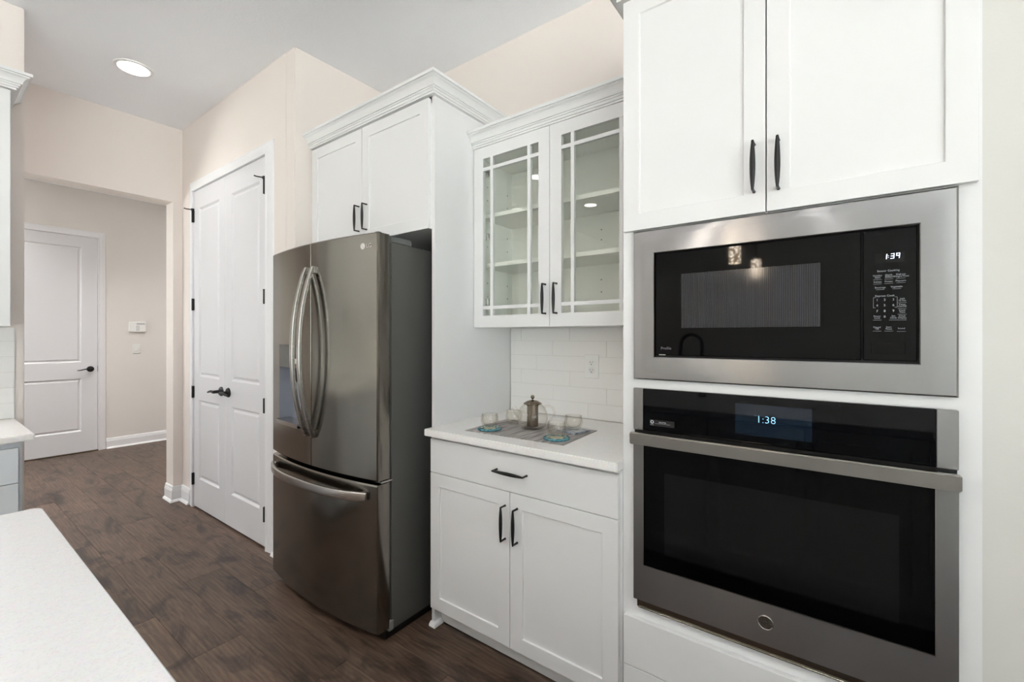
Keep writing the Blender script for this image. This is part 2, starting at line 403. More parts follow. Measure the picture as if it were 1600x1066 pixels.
def pull(parent, mp, u, z, vertical=True, L=.137, mat='black_metal'):
    """barrel shaped bar pull on two short posts"""
    bm = bmn(); h = L / 2; n = 13
    def q(a, d): return mp(u, d, z + a) if vertical else mp(u + a, d, z)
    e1 = Vector(q(.01, 0)) - Vector(q(0, 0)); e2 = Vector(q(0, .01)) - Vector(q(0, 0)); side = e1.cross(e2).normalized()
    pts = [q(-h + 2 * h * i / (n - 1), -.030) for i in range(n)]
    sc = [(.55 + .75 * math.sin(PI * i / (n - 1)) ** .8) for i in range(n)]
    sweep3(bm, pts, circle(.0056, 10), side, sc)
    for s in (-1, 1):
        sweep3(bm, [q(s * (h - .003), -.031), q(s * (h - .003), -.010), q(s * (h - .003), .002)], circle(.0038, 8), side, [1, 1, 1.25])
    return obj('handle', bm, mat, parent, smooth=50)
CROWN = [(-.019, 0), (.003, 0), (.003, .008), (.009, .0085), (.009, .019), (.014, .0195), (.014, .026), (.020, .0265), (.021, .034), (.025, .044), (.032, .053), (.041, .058), (.041, .0625), (.050, .063), (.050, .076), (-.019, .076)]   # measured from the door fronts
BASEB = [(0, 0), (.028, 0), (.026, .008), (.018, .018), (.014, .019), (.014, .088), (.012, .091), (.012, .099), (.009, .103), (.009, .112), (.006, .120), (.003, .124), (0, .124)]
CASING = [(0, 0), (0, .018), (.010, .018), (.016, .015), (.045, .013), (.060, .010), (.068, .010), (.076, .006), (.080, .002), (.080, 0)]

# ------------------------------------------------------------------ measurements of the place (metres)
CEIL = 3.005; Y_BACK = 2.02; Y_PAN = 1.319; X_PAN = -2.527; X_HEAD = -4.302; X_HEAD2 = -4.46; X_HALL = -6.956
X_LEFT = -3.355; Y_LEFT_END = .350; X_TOW0, X_TOW1 = -.577, .2598; Y_RIGHT = 1.475; X_EAST = 3.6; Y_REAR = -6.2
Z_CT = .914

# ------------------------------------------------------------------ floor
bm = bmn(); box(bm, X_HALL - .1, X_EAST + .1, Y_REAR - .1, 3.1, -.10, -.0035)
floor = struct('floor', bm, 'wood_planks', 'dark brown wood plank floor', 'floor')
PW, PL, PG = .1865, 1.22, .0008
def plank_mesh(length):
    bm = bmn(); t = bmn(); box(t, -length / 2 + PG / 2, length / 2 - PG / 2, -PW / 2 + PG / 2, PW / 2 - PG / 2, -.012, 0, .0008); merge(bm, t)
    me = bpy.data.meshes.new('plank'); bm.to_mesh(me); bm.free(); me.materials.append(MATS['wood_planks']); return me
full = plank_mesh(PL)
offs = {0: -2.84, -1: -2.14, 1: -2.45, 2: -3.1, -2: -2.6, -3: -1.9, 3: -2.2, 4: -2.75, 5: -1.95}
for r in range(-9, 7):
    yc = .877 + PW * (r + .5); o0 = offs.get(r, -2.84 + ((r * .431) % 1.0) * PL)
    k0 = math.ceil((X_HALL - o0) / PL - .5) - 1
    for k in range(k0, k0 + 12):
        xc = o0 + PL * (k + .5)
        if xc - PL / 2 > 1.2: continue
        if r > 2 and xc > X_PAN - PL and xc < 2: continue        # nothing shows behind the cabinet run
        if r >= 3 and xc > X_HEAD2: continue
        p = bpy.data.objects.new('plank', full); COL.objects.link(p); p.parent = floor; p.location = (xc, yc, 0)

# ------------------------------------------------------------------ shell
bm = bmn(); box(bm, X_HALL - .1, X_EAST + .1, Y_REAR - .1, 3.1, CEIL, CEIL + .1)
struct('ceiling', bm, 'ceiling_paint', 'pale textured flat ceiling', 'ceiling')
bm = bmn(); box(bm, X_PAN - .1, X_TOW1 + .1, Y_BACK, Y_BACK + .1, 0, CEIL)
wall_back = struct('wall_back', bm, 'wall_paint', 'warm beige wall behind the white cabinets', 'wall')
DX0, DX1, DZ = -4.042, -2.850, 2.456          # pantry opening
bm = bmn()
box(bm, X_HEAD2, DX0 - .018, Y_PAN, Y_PAN + .11, 0, CEIL); box(bm, DX1 + .018, X_PAN - .1, Y_PAN, Y_PAN + .11, 0, CEIL); box(bm, DX0 - .018, DX1 + .018, Y_PAN, Y_PAN + .11, DZ + .018, CEIL)
box(bm, X_HEAD2, X_PAN - .1, Y_BACK, Y_BACK + .1, 0, CEIL)
struct('wall_pantry', bm, 'wall_paint', 'beige wall around the white pantry doors', 'wall')
bm = bmn(); box(bm, X_PAN - .1, X_PAN, Y_PAN, Y_BACK, 0, CEIL, .004, 2)
struct('wall_alcove', bm, 'wall_paint', 'beige return wall at the left of the refrigerator cabinet', 'wall')
OP_Y0, OP_Y1, OP_Z = -.45, 1.2567, 2.4086      # cased opening to the hall
bm = bmn()
box(bm, X_HEAD2, X_HEAD, OP_Y1, Y_PAN, 0, CEIL); box(bm, X_HEAD2, X_HEAD, OP_Y0, OP_Y1, OP_Z, CEIL); box(bm, X_HEAD2, X_HEAD, -2.3, OP_Y0, 0, CEIL)
box(bm, X_HEAD2, X_HEAD, Y_BACK + .1, 3.0, 0, CEIL)
struct('wall_header', bm, 'wall_paint', 'beige wall with the square opening into the hall', 'wall')
HD0, HD1, HDZ = .388, 1.304, 2.470             # hall door opening
bm = bmn()
box(bm, X_HALL - .11, X_HALL, -1.4, HD0 - .018, 0, CEIL); box(bm, X_HALL - .11, X_HALL, HD1 + .018, 3.0, 0, CEIL); box(bm, X_HALL - .11, X_HALL, HD0 - .018, HD1 + .018, HDZ + .018, CEIL)
struct('wall_hall_end', bm, 'wall_paint_hall', 'greige wall at the end of the hall beside the white door', 'wall')
bm = bmn(); box(bm, X_HALL, X_HEAD2, 3.0, 3.1, 0, CEIL); struct('wall_hall_far', bm, 'wall_paint')
bm = bmn(); HW0, HW1 = X_HALL + .5, X_HEAD2 - .5
box(bm, X_HALL, HW0, -1.5, -1.4, 0, CEIL); box(bm, HW1, X_HEAD2, -1.5, -1.4, 0, CEIL); box(bm, HW0, HW1, -1.5, -1.4, 0, .6); box(bm, HW0, HW1, -1.5, -1.4, 2.5, CEIL); struct('wall_hall_near', bm, 'wall_paint')
bm = bmn(); box(bm, X_HEAD2, X_LEFT - .12, -2.4, -2.3, 0, CEIL); struct('wall_passage', bm, 'wall_paint')
bm = bmn(); box(bm, X_LEFT - .12, X_LEFT, Y_REAR, Y_LEFT_END, 0, CEIL, .004, 2)
wall_left = struct('wall_left', bm, 'wall_paint', 'beige wall end at the left edge behind the counter', 'wall')
bm = bmn(); box(bm, X_TOW1 + .0005, X_EAST, Y_RIGHT, Y_RIGHT + .1, 0, CEIL)
struct('wall_right', bm, 'wall_paint_cool', 'pale textured wall to the right of the oven tower', 'wall')
# rear of the room, behind the camera: sliding doors to the north, an added row of windows on the east wall for side daylight
bm = bmn(); RX0, RX1, RZ = 2.75, 3.50, 2.45
box(bm, X_LEFT, RX0, Y_REAR - .12, Y_REAR, 0, CEIL); box(bm, RX1, X_EAST, Y_REAR - .12, Y_REAR, 0, CEIL); box(bm, RX0, RX1, Y_REAR - .12, Y_REAR, RZ, CEIL)
struct('wall_rear', bm, 'wall_paint_cool')
bm = bmn(); EY0, EY1, EZ0, EZ1 = -6.0, -.75, .25, 2.65
box(bm, X_EAST, X_EAST + .12, Y_REAR, EY0, 0, CEIL); box(bm, X_EAST, X_EAST + .12, EY1, Y_RIGHT + .1, 0, CEIL); box(bm, X_EAST, X_EAST + .12, EY0, EY1, 0, EZ0); box(bm, X_EAST, X_EAST + .12, EY0, EY1, EZ1, CEIL)
struct('wall_east', bm, 'wall_paint')
def glazing(name, mp, u0, u1, z0, z1, n, d=.05):
    bm = bmn(); w = (u1 - u0) / n
    for i in range(n + 1): mbox(bm, mp, u0 + i * w - .03, u0 + i * w + .03, d - .02, d + .03, z0, z1)
    mbox(bm, mp, u0, u1, d - .02, d + .03, z0, z0 + .06); mbox(bm, mp, u0, u1, d - .02, d + .03, z1 - .06, z1)
    o = struct(name, bm, 'trim_white')
    for i in range(n):
        b2 = bmn(); mbox(b2, mp, u0 + i * w + .03, u0 + (i + 1) * w - .03, d, d + .006, z0 + .06, z1 - .06); obj('pane', b2, 'window_glass', o)
glazing('window_1', lambda u, d, z: (u, Y_REAR - d, z), RX0, RX1, 0, RZ, 1)
glazing('window_3', lambda u, d, z: (u, -1.4 - d, z), HW0, HW1, .6, 2.5, 2)  # unseen window added to let more daylight into the hall
glazing('window_2', lambda u, d, z: (X_EAST + d, u, z), EY0, EY1, EZ0, EZ1, 5)  # unseen glazing added to throw side daylight onto the header wall

bm = bmn()
box(bm, X_EAST + .12, 18, -22, 8, -.25, -.12); box(bm, -18, X_EAST + .12, -22, Y_REAR - .12, -.25, -.12); box(bm, X_LEFT - .7, X_LEFT - .12, Y_REAR - .12, -2.4, -.25, -.12); box(bm, -18, X_LEFT - .7, Y_REAR - .12, -1.5 - .9, -.25, -.12); box(bm, X_HALL - 3, X_HEAD2, -2.4, -1.5, -.25, -.12)
struct('ground', bm, 'patio', 'pale concrete patio outside the windows', 'patio')  # added slab that throws sunlight up through the windows to the ceiling

# ------------------------------------------------------------------ baseboards and casings
bm = moulding(bmn(), BASEB, [(X_HEAD2, OP_Y1), (X_HEAD, OP_Y1), (X_HEAD, Y_PAN), (-4.122, Y_PAN)]); struct('baseboard_pantry', bm, 'trim_white', 'white stepped baseboard wrapping the wall corner by the pantry doors', 'baseboard')
bm = moulding(bmn(), BASEB, [(-2.765, Y_PAN), (X_PAN, Y_PAN), (X_PAN, 1.9)]); struct('baseboard_alcove', bm, 'trim_white', 'short white baseboard between pantry doors and refrigerator', 'baseboard')
bm = moulding(bmn(), BASEB, [(X_HALL, 2.98), (X_HALL, HD1 + .072)][::-1]); struct('baseboard_hall', bm, 'trim_white', 'white baseboard along the far hall wall', 'baseboard')
bm = moulding(bmn(), BASEB, [(X_TOW1 + .01, Y_RIGHT), (X_EAST - .01, Y_RIGHT)]); struct('baseboard_right', bm, 'trim_white')
def casing(name, mp, u0, u1, z1, label, prof=CASING):
    bm = bmn(); rings = []
    for side in range(4):
        ring = []
        for a, p in prof:
            u = (u0 - a) if side < 2 else (u1 + a); z = 0.0 if side in (0, 3) else z1 + a
            ring.append(bm.verts.new(mp(u, -p, z)))
        rings.append(ring)
    m = len(prof)
    for a, b in zip(rings, rings[1:]):
        for i in range(m): bm.faces.new((a[i], a[(i + 1) % m], b[(i + 1) % m], b[i]))
    bm.faces.new(rings[0]); bm.faces.new(rings[-1])
    # jamb lining
    mbox(bm, mp, u0 - .017, u0 - .0005, 0, .108, 0, z1); mbox(bm, mp, u1 + .0005, u1 + .017, 0, .108, 0, z1); mbox(bm, mp, u0 - .017, u1 + .017, 0, .108, z1, z1 + .017)
    # stop
    mbox(bm, mp, u0, u0 + .012, .045, .075, 0, z1 - .012); mbox(bm, mp, u1 - .012, u1, .045, .075, 0, z1 - .012); mbox(bm, mp, u0, u1, .045, .075, z1 - .012, z1)
    return struct(name, bm, 'trim_white', label, 'door casing')
casing('trim_1', frontY(Y_PAN), DX0, DX1, DZ, 'white moulded casing around the pantry double doors')
casing('trim_2', frontX(X_HALL), HD0, HD1, HDZ, 'white moulded casing around the hall door', [(o * .88, p) for o, p in CASING])

# ------------------------------------------------------------------ doors
RAISE = [(.004, .003), (.012, .011), (.020, .011), (.034, .004)]
def lever(parent, mp, u, z, direction):
    bm = bmn(); c = lambda a, d, w: mp(u + a, d, z + w)
    ax = (Vector(c(0, -.01, 0)) - Vector(c(0, 0, 0))).normalized(); su = (Vector(c(.01, 0, 0)) - Vector(c(0, 0, 0))).normalized()
    sweep3(bm, [c(0, 0, 0), c(0, -.004, 0), c(0, -.010, 0), c(0, -.013, 0)], circle(.033, 24), su, [1, 1, .9, .5])
    sweep3(bm, [c(0, -.010, 0), c(0, -.03, 0), c(0, -.058, 0)], circle(.011, 12), su)
    k = direction
    sweep3(bm, [c(-k * .012, -.052, 0), c(k * .01, -.054, .001), c(k * .035, -.056, .004), c(k * .06, -.055, .000), c(k * .085, -.052, -.007), c(k * .108, -.048, -.010), c(k * .118, -.046, -.006)], rrect(.014, .018, .005), (0, 0, 1), [.9, 1.05, 1, .9, .8, .65, .35])
    return obj('lever_handle', bm, 'black_metal', parent, smooth=45)
def hinge(parent, mp, u, z, stop=0):
    bm = bmn(); mbox(bm, mp, u - .013, u + .013, -.003, .0, z - .045, z + .045)
    c = lambda a, d, w: mp(u + a, d, z + w)
    sweep3(bm, [c(0, -.008, -.046), c(0, -.008, .046)], circle(.0085, 10), (1, 0, 0) if abs(c(1, 0, 0)[0] - c(0, 0, 0)[0]) > .5 else (0, 1, 0))
    if stop:   # hinge-pin door stop with two little arms
        mbox(bm, mp, u - .009, u + .009, -.018, .0, z + .046, z + .062)
        sweep3(bm, [c(0, -.012, .054), c(-.02 * stop, -.045, .056), c(-.028 * stop, -.058, .060)], circle(.004, 8), (0, 0, 1))
        sweep3(bm, [c(0, -.012, .054), c(.022 * stop, -.02, .052)], circle(.004, 8), (0, 0, 1))
    return obj('hinge', bm, 'black_metal', parent, smooth=40)
def leaf(name, mp, u0, u1, z0, z1, label, stile, zs, th=.036):
    bm = panel_front(bmn(), mp, u0, u1, z0, z1, th, [(u0 + stile, u1 - stile, a, b, RAISE) for a, b in zs])
    o = obj(name, bm, 'door_white'); o['kind'] = 'structure'; o['label'] = label; o['category'] = 'door'
    return o
PF = frontY(1.3145); PZ = ((.235, .842), (1.018, 2.312))
XM = -3.4665
d2 = leaf('door_2', PF, DX0 + .003, XM - .002, .014, DZ - .004, 'left leaf of the white pantry double doors, nearest the hall', .098, PZ)
d3 = leaf('door_3', PF, XM + .002, DX1 - .003, .014, DZ - .004, 'right leaf of the white pantry double doors, nearest the refrigerator', .098, PZ)
for z in (.222, .897, 1.575, 2.259):
    hinge(d2, PF, DX0 + .001, z, 1 if z > 2 else 0); hinge(d3, PF, DX1 - .017, z, 1 if z > 2 else 0)
lever(d2, PF, XM - .058, .937, -1); lever(d3, PF, XM + .058, .937, -1 if False else 1)
HF = frontX(X_HALL + .004)
d1 = leaf('door_1', HF, HD0 + .003, HD1 - .003, .012, HDZ - .004, 'white two-panel door with a black lever at the end of the hall', .135, ((.245, .846), (1.032, 2.345)), .04)
lever(d1, HF, HD1 - .064, .951, -1)
bm = bmn(); mbox(bm, frontX(X_HALL), HD1 - .004, HD1 + .006, -.006, .0, .915, .985); obj('strike_plate', bm, 'black_metal', d1)
bm = bmn(); mbox(bm, frontX(X_HALL + .03), HD0, HD1, 0, .06, 0, .011); struct('trim_3', bm, 'old_steel', 'dark threshold strip under the hall door', 'threshold')

# hall wall fittings
t = thing('alarm_keypad', 'white wall keypad with small screen on the far hall wall', 'keypad', (X_HALL, 1.666, 1.443))
K = frontX(X_HALL + .022)
bm = bmn(); mbox(bm, K, 1.584, 1.748, 0, .022, 1.381, 1.505, .004); obj('case', bm, 'white_plastic', t)
bm = bmn(); mbox(bm, K, 1.655, 1.735, -.0008, .002, 1.47, 1.493); obj('screen', bm, 'key_grey', t)
for i in range(4):
    for j in range(2):
        bm = bmn(); mbox(bm, K, 1.652 + j * .017, 1.664 + j * .017, -.002, .001, 1.397 + i * .017, 1.409 + i * .017); obj('key', bm, 'key_grey', t)
t = thing('light_switch', 'white single rocker light switch below the hall keypad', 'light switch', (X_HALL, 1.659, 1.176))
K = frontX(X_HALL + .006)
bm = bmn(); mbox(bm, K, 1.622, 1.696, 0, .006, 1.117, 1.235, .002); obj('plate', bm, 'white_plastic', t)
bm = bmn(); mbox(bm, K, 1.643, 1.675, -.004, .0, 1.143, 1.209, .0015); obj('rocker', bm, 'white_plastic', t)

# ------------------------------------------------------------------ recessed ceiling lights
def downlight(loc, label, group='recessed ceiling lights'):
    t = thing('recessed_light', label, 'ceiling light', (loc[0], loc[1], loc[2]), group)
    bm = lathe(bmn(), [(.098, 0), (.096, -.006), (.080, -.008), (.077, -.004), (.077, 0)], (loc[0], loc[1], loc[2]), 40); obj('trim_ring', bm, 'white_plastic', t, smooth=40)
    bm = lathe(bmn(), [(0, -.003), (.077, -.003)], (loc[0], loc[1], loc[2]), 40); obj('diffuser', bm, 'lamp_disc', t)
    ld = bpy.data.lights.new('beam', 'SPOT'); ld.energy = BEAM_WATTS; ld.spot_size = math.radians(116); ld.spot_blend = 1.0; ld.shadow_soft_size = .06; ld.color = (1.0, .985, .97)
    lo = bpy.data.objects.new('beam', ld); COL.objects.link(lo); lo.parent = t; lo.location = (0, 0, -.02)
    return t
DIM = bpy.data.lights.new('dim_beam', 'SPOT'); DIM.energy = BEAM_WATTS * .95; DIM.spot_size = math.radians(116); DIM.spot_blend = 1.0; DIM.shadow_soft_size = .06; DIM.color = (1.0, .985, .97)
def dim(t):
    for ch in bpy.data.objects:
        if ch.parent == t and ch.type == 'LIGHT': ch.data = DIM
L0 = downlight((-3.541, .831, CEIL), 'round recessed ceiling light glowing above the passage to the hall')
for x in (-2.54, -1.3, -.06, 1.3):
    for y in (-.49, -1.73, -3.2, -4.7):
        copy_tree(L0, (x, y, CEIL), 'round recessed ceiling light out of view above the kitchen')
for py in (-.15, -1.2): copy_tree(L0, (-3.9, py, CEIL), 'round recessed ceiling light out of view along the passage')  # unseen lamps added to brighten the header wall
dim(copy_tree(L0, (-5.75, 1.25, CEIL), 'round recessed ceiling light out of view inside the hall'))
for hx, hy in ((-5.0, .45), (-6.3, .45), (-6.0, 2.1), (-5.0, 2.1), (-5.75, -.4)): dim(copy_tree(L0, (hx, hy, CEIL), 'round recessed ceiling light out of view inside the hall'))  # more unseen lamps, added to lift the hall

LOW = DIM.copy(); LOW.energy = BEAM_WATTS * .30
for ch in bpy.data.objects:
    if ch.parent == L0 and ch.type == 'LIGHT': ch.data = LOW

# ------------------------------------------------------------------ backsplash tiles
TL, TH, TG = .3055, .0776, .0018
def tile_mesh(l, h, ax):
    bm = bmn()
    if ax == 'Y': box(bm, -l / 2, l / 2, -.008, 0, -h / 2, h / 2, .0014, 2)
    else: box(bm, 0, .008, -l / 2, l / 2, -h / 2, h / 2, .0014, 2)
    me = bpy.data.meshes.new('tile'); bm.to_mesh(me); bm.free(); me.materials.append(MATS['glazed_tile'])
    for p in me.polygons: p.use_smooth = True
    me.set_sharp_from_angle(angle=math.radians(60)); return me
_tc = {}
def tiles(parent, ax, plane, u0, u1, z0, z1, joint, back):
    rows = int(math.ceil((z1 - z0) / TH))
    for r in range(rows):
        a, b = z0 + r * TH, min(z1, z0 + (r + 1) * TH)
        if b - a < .012: continue
        o = joint + (r % 3) * TL / 3
        k = math.floor((u0 - o) / TL)
        while o + k * TL < u1:
            s, e = max(u0, o + k * TL), min(u1, o + (k + 1) * TL); k += 1
            if e - s < .012: continue
            key = (round(e - s, 4), round(b - a, 4), ax)
            if key not in _tc: _tc[key] = tile_mesh(e - s - TG, b - a - TG, ax)
            t = bpy.data.objects.new('tile', _tc[key]); COL.objects.link(t); t.parent = parent
            t.location = ((s + e) / 2, plane, (a + b) / 2) if ax == 'Y' else (plane, (s + e) / 2, (a + b) / 2)
bm = bmn(); box(bm, -1.488, X_TOW0 - .001, Y_BACK - .0065, Y_BACK, Z_CT + .001, 1.374); obj('grout_bed', bm, 'grout', wall_back)
tiles(wall_back, 'Y', Y_BACK - .0005, -1.487, X_TOW0 - .002, Z_CT + .0015, 1.373, -1.313, None)
bm = bmn(); box(bm, X_LEFT, X_LEFT + .0065, -1.9, .316, Z_CT + .001, 1.374); obj('grout_bed', bm, 'grout', wall_left)
tiles(wall_left, 'X', X_LEFT + .0005, -1.9, .317, Z_CT + .0015, 1.373, .12, None)

# ------------------------------------------------------------------ refrigerator cabinet with tall end panel
PX0, PX1 = -1.511, -1.492                      # tall end panel
t = thing('refrigerator_cabinet', 'white two-door cabinet with crown moulding directly above the refrigerator', 'cabinet', (-2.02, 1.72, 1.826))
bm = bmn(); FB = 1.4306
box(bm, X_PAN + .001, PX0 - .001, FB, Y_BACK - .001, 1.826, 1.846); box(bm, X_PAN + .001, PX0 - .001, FB, Y_BACK - .001, 2.49, 2.508)
box(bm, X_PAN + .001, X_PAN + .019, FB, Y_BACK - .001, 1.846, 2.49); box(bm, PX0 - .019, PX0 - .001, FB, Y_BACK - .001, 1.846, 2.49); box(bm, X_PAN + .019, PX0 - .019, Y_BACK - .02, Y_BACK - .001, 1.846, 2.49)
box(bm, X_PAN + .001, PX0 - .001, FB, FB + .018, 2.41, 2.49)
obj('body', bm, 'cabinet_white', t)
bm = bmn(); box(bm, PX0, PX1, FB, Y_BACK - .001, 0, 2.4355); ep = tag(obj('end_panel', bm, 'cabinet_white', bev=.0012, origin=((PX0 + PX1) / 2, 1.72, 0)), 'tall narrow white panel standing between refrigerator and base cabinet', 'cabinet panel')
bm = moulding(bmn(), [(0, 0), (.019, 0), (.018, .008), (.010, .017), (0, .018)], [(PX0 - .0, FB), (PX1, FB), (PX1, FB + .038)]); obj('shoe_moulding', bm, 'trim_white', ep, smooth=50)
F = frontY(1.412)
da = shaker('door', F, -2.5065, -2.0215, 1.8255, 2.4255, t); pull(da, F, -2.043, 1.9495)
db = shaker('door', F, -2.0185, PX0 - .004, 1.8255, 2.4255, t); pull(db, F, -1.976, 1.9495)
bm = moulding(bmn(), CROWN, [(X_PAN + .004, 1.4115), (PX1 + .012, 1.4115), (PX1 + .012, Y_BACK - .002)], 2.436); obj('crown_moulding', bm, 'cabinet_white', t, smooth=22)

# ------------------------------------------------------------------ glass cabinet
GY = 1.6977; GB = GY + .020
t = thing('glass_cabinet', 'white wall cabinet with two mullioned glass doors over the tea counter', 'cabinet', (-1.04, 1.86, 1.372))
G0, G1, GZ0, GZ1 = -1.4905, X_TOW0 - .001, 1.374, 2.345
bm = bmn()
box(bm, G0, G0 + .018, GB, Y_BACK - .009, GZ0, GZ1); box(bm, G1 - .018, G1, GB, Y_BACK - .009, GZ0, GZ1)
box(bm, G0 + .018, G1 - .018, GB, Y_BACK - .009, GZ0, GZ0 + .03); box(bm, G0 + .018, G1 - .018, GB, Y_BACK - .009, 2.235, GZ1)
box(bm, G0 + .018, G1 - .018, Y_BACK - .016, Y_BACK - .009, GZ0, GZ1)
obj('body', bm, 'cabinet_inside', t)
for z in (1.687, 1.937):
    bm = bmn(); box(bm, G0 + .019, G1 - .019, GB + .02, Y_BACK - .017, z - .010, z + .010); obj('shelf', bm, 'cabinet_inside', t, bev=.001)
for x in (G0 + .0185, ):
    for y in (GB + .07, Y_BACK - .06):
        bm = bmn()
        for z in (1.535, 1.605, 1.795, 1.865, 2.035, 2.105): mbox(bm, lambda u, d, w: (x + d, u, w), y - .003, y + .003, 0, .0006, z - .003, z + .003)
        obj('shelf_pin_holes', bm, 'grey_plastic', t)['kind'] = 'stuff'
for x in (-1.16, -.93):
    bm = bmn()
    for z in (1.545, 1.605, 1.80, 1.85): mbox(bm, frontY(Y_BACK - .0162), x - .003, x + .003, -.0006, 0, z - .003, z + .003)
    obj('shelf_pin_holes', bm, 'grey_plastic', t)['kind'] = 'stuff'
F = frontY(GY)
def glass_door(u0, u1, hx):
    z0, z1, s = 1.3725, 2.2725, .0585; bm = bmn(); a, b, c, d = u0 + s, u1 - s, z0 + s, z1 - s
    mbox(bm, F, u0, a, 0, .02, z0, z1); mbox(bm, F, b, u1, 0, .02, z0, z1); mbox(bm, F, a, b, 0, .02, z0, c); mbox(bm, F, a, b, 0, .02, d, z1)
    dr = obj('door', bm, 'cabinet_white', t)
    us = [a, a + .054, b - .054, b]; zs = [c, c + .039, d - .053, d]; m = .0082
    for u in us[1:3]: obj('muntin', mbox(bmn(), F, u - m, u + m, .002, .018, c, d), 'cabinet_white', dr)
    for z in zs[1:3]: obj('muntin', mbox(bmn(), F, a, b, .0025, .0175, z - m, z + m), 'cabinet_white', dr)
    for i in range(3):
        for j in range(3): obj('pane', mbox(bmn(), F, us[i] + (m if i else 0), us[i + 1] - (m if i < 2 else 0), .009, .012, zs[j] + (m if j else 0), zs[j + 1] - (m if j < 2 else 0)), 'cabinet_glass', dr)
    e = u0 if hx > (u0 + u1) / 2 else u1; sg = 1 if e == u0 else -1
    for z in (1.50, 1.83, 2.15): obj('hinge', mbox(bmn(), F, e + sg * .024, e + sg * .075, .020, .034, z - .016, z + .016, .002), 'handle_steel', dr)
    pull(dr, F, hx, 1.4965)
glass_door(-1.4865, -1.0400, -1.0605); glass_door(-1.0372, -.5905, -1.0020)
bm = moulding(bmn(), CROWN, [(PX1 + .001, GY - .0005), (X_TOW0 - .002, GY - .0005)], 2.274); obj('crown_moulding', bm, 'cabinet_white', t, smooth=22)

# ------------------------------------------------------------------ base cabinet and worktop
t = thing('base_cabinet', 'white base cabinet with one wide drawer over two doors', 'cabinet', (-1.035, 1.7, 0))
bm = bmn(); BB = 1.411
box(bm, PX1 + .001, X_TOW0 - .001, BB, Y_BACK - .001, .10, .882); obj('body', bm, 'cabinet_white', t, bev=.001)
bm = bmn(); box(bm, PX1 + .001, X_TOW0 - .001, BB + .062, BB + .080, 0, .10); obj('toe_kick', bm, 'cabinet_white', t)
F = frontY(1.3915)
dr = slab('drawer', F, -1.4785, -.5865, .7195, .868, t); pull(dr, F, -1.025, .797, False, .150)
da = shaker('door', F, -1.4785, -1.0348, .107, .7165, t); pull(da, F, -1.056, .5955)
db = shaker('door', F, -1.0318, -.5865, .107, .7165, t); pull(db, F, -.9975, .5955)
bm = bmn(); box(bm, PX1 + .001, X_TOW0 - .001, 1.3635, Y_BACK - .009, .883, Z_CT, .003, 2)
tag(obj('countertop', bm, 'quartz', smooth=40), 'white quartz worktop carrying the glass tea set', 'countertop')

# ------------------------------------------------------------------ oven tower
t = thing('oven_tower', 'tall white cabinet tower housing the microwave and wall oven', 'cabinet', (-.16, 1.72, 0))
TB = 1.4145; bm = bmn()
box(bm, X_TOW0, X_TOW0 + .019, TB, Y_BACK - .001, 0, 2.50); box(bm, X_TOW1 - .019, X_TOW1, TB, Y_BACK - .001, 0, 2.50)
box(bm, X_TOW0 + .019, -.497, TB, TB + .02, .10, 2.44); box(bm, .178, X_TOW1 - .019, TB, TB + .02, .10, 2.44)
for a, b in ((.10, .47), (1.135, 1.215), (1.635, 1.70), (2.41, 2.50)): box(bm, -.497, .178, TB, TB + .02, a, b)
for z in (.105, .46, 1.155, 1.66, 2.48): box(bm, X_TOW0 + .019, X_TOW1 - .019, TB + .02, Y_BACK - .02, z - .009, z + .009)
box(bm, X_TOW0 + .019, X_TOW1 - .019, Y_BACK - .019, Y_BACK - .001, .10, 2.5)
obj('body', bm, 'cabinet_white', t)
bm = bmn(); box(bm, X_TOW0 + .019, X_TOW1 - .019, TB + .06, TB + .078, 0, .10); obj('toe_kick', bm, 'cabinet_white', t)
F = frontY(1.3945)
da = shaker('door', F, -.5695, -.1600, 1.6715, 2.4255, t, rail=.054); pull(da, F, -.1875, 1.796)
db = shaker('door', F, -.1570, .2515, 1.6715, 2.4255, t, rail=.054); pull(db, F, -.1290, 1.794)
slab('drawer', F, -.5695, .2515, .2535, .4125, t); slab('drawer', F, -.5695, .2515, .107, .2505, t)
bm = moulding(bmn(), CROWN, [(X_TOW0 - .012, Y_BACK - .002), (X_TOW0 - .012, 1.394), (X_TOW1 + .004, 1.394), (X_TOW1 + .004, Y_RIGHT - .001)], 2.436); obj('crown_moulding', bm, 'cabinet_white', t, smooth=22)

# ------------------------------------------------------------------ microwave
AX0, AX1 = -.5356, .2200
t = thing('microwave', 'built-in stainless steel and black glass microwave above the wall oven', 'microwave', (-.158, 1.60, 1.189))
YF = 1.3965; F = frontY(YF)
bm = bmn(); z0, z1, a, b, c, d = 1.1895, 1.6670, -.4690, .1545, 1.2625, 1.5915
# pressed steel surround: slightly crowned face, sharp returns into the opening
n = 5
def ringpts(u0, u1, w0, w1, dep): return [(u0, dep, w0), (u1, dep, w0), (u1, dep, w1), (u0, dep, w1)]
rings = [ringpts(AX0, AX1, z0, z1, .0175), ringpts(AX0, AX1, z0, z1, .004), ringpts(AX0 + .004, AX1 - .004, z0 + .004, z1 - .004, .0005)]
for i in range(1, n): k = i / n; rings.append(ringpts(AX0 + (a - AX0) * k, AX1 + (b - AX1) * k, z0 + (c - z0) * k, z1 + (d - z1) * k, -.0006 * math.sin(PI * k)))
rings += [ringpts(a - .002, b + .002, c - .002, d + .002, 0), ringpts(a, b, c, d, .002), ringpts(a, b, c, d, .0175)]
vr = [[bm.verts.new(F(*p)) for p in r] for r in rings]
for r0, r1 in zip(vr, vr[1:]):
    for i in range(4): bm.faces.new((r0[i], r0[(i + 1) % 4], r1[(i + 1) % 4], r1[i]))
obj('surround', bm, 'brushed_steel', t, smooth=25)
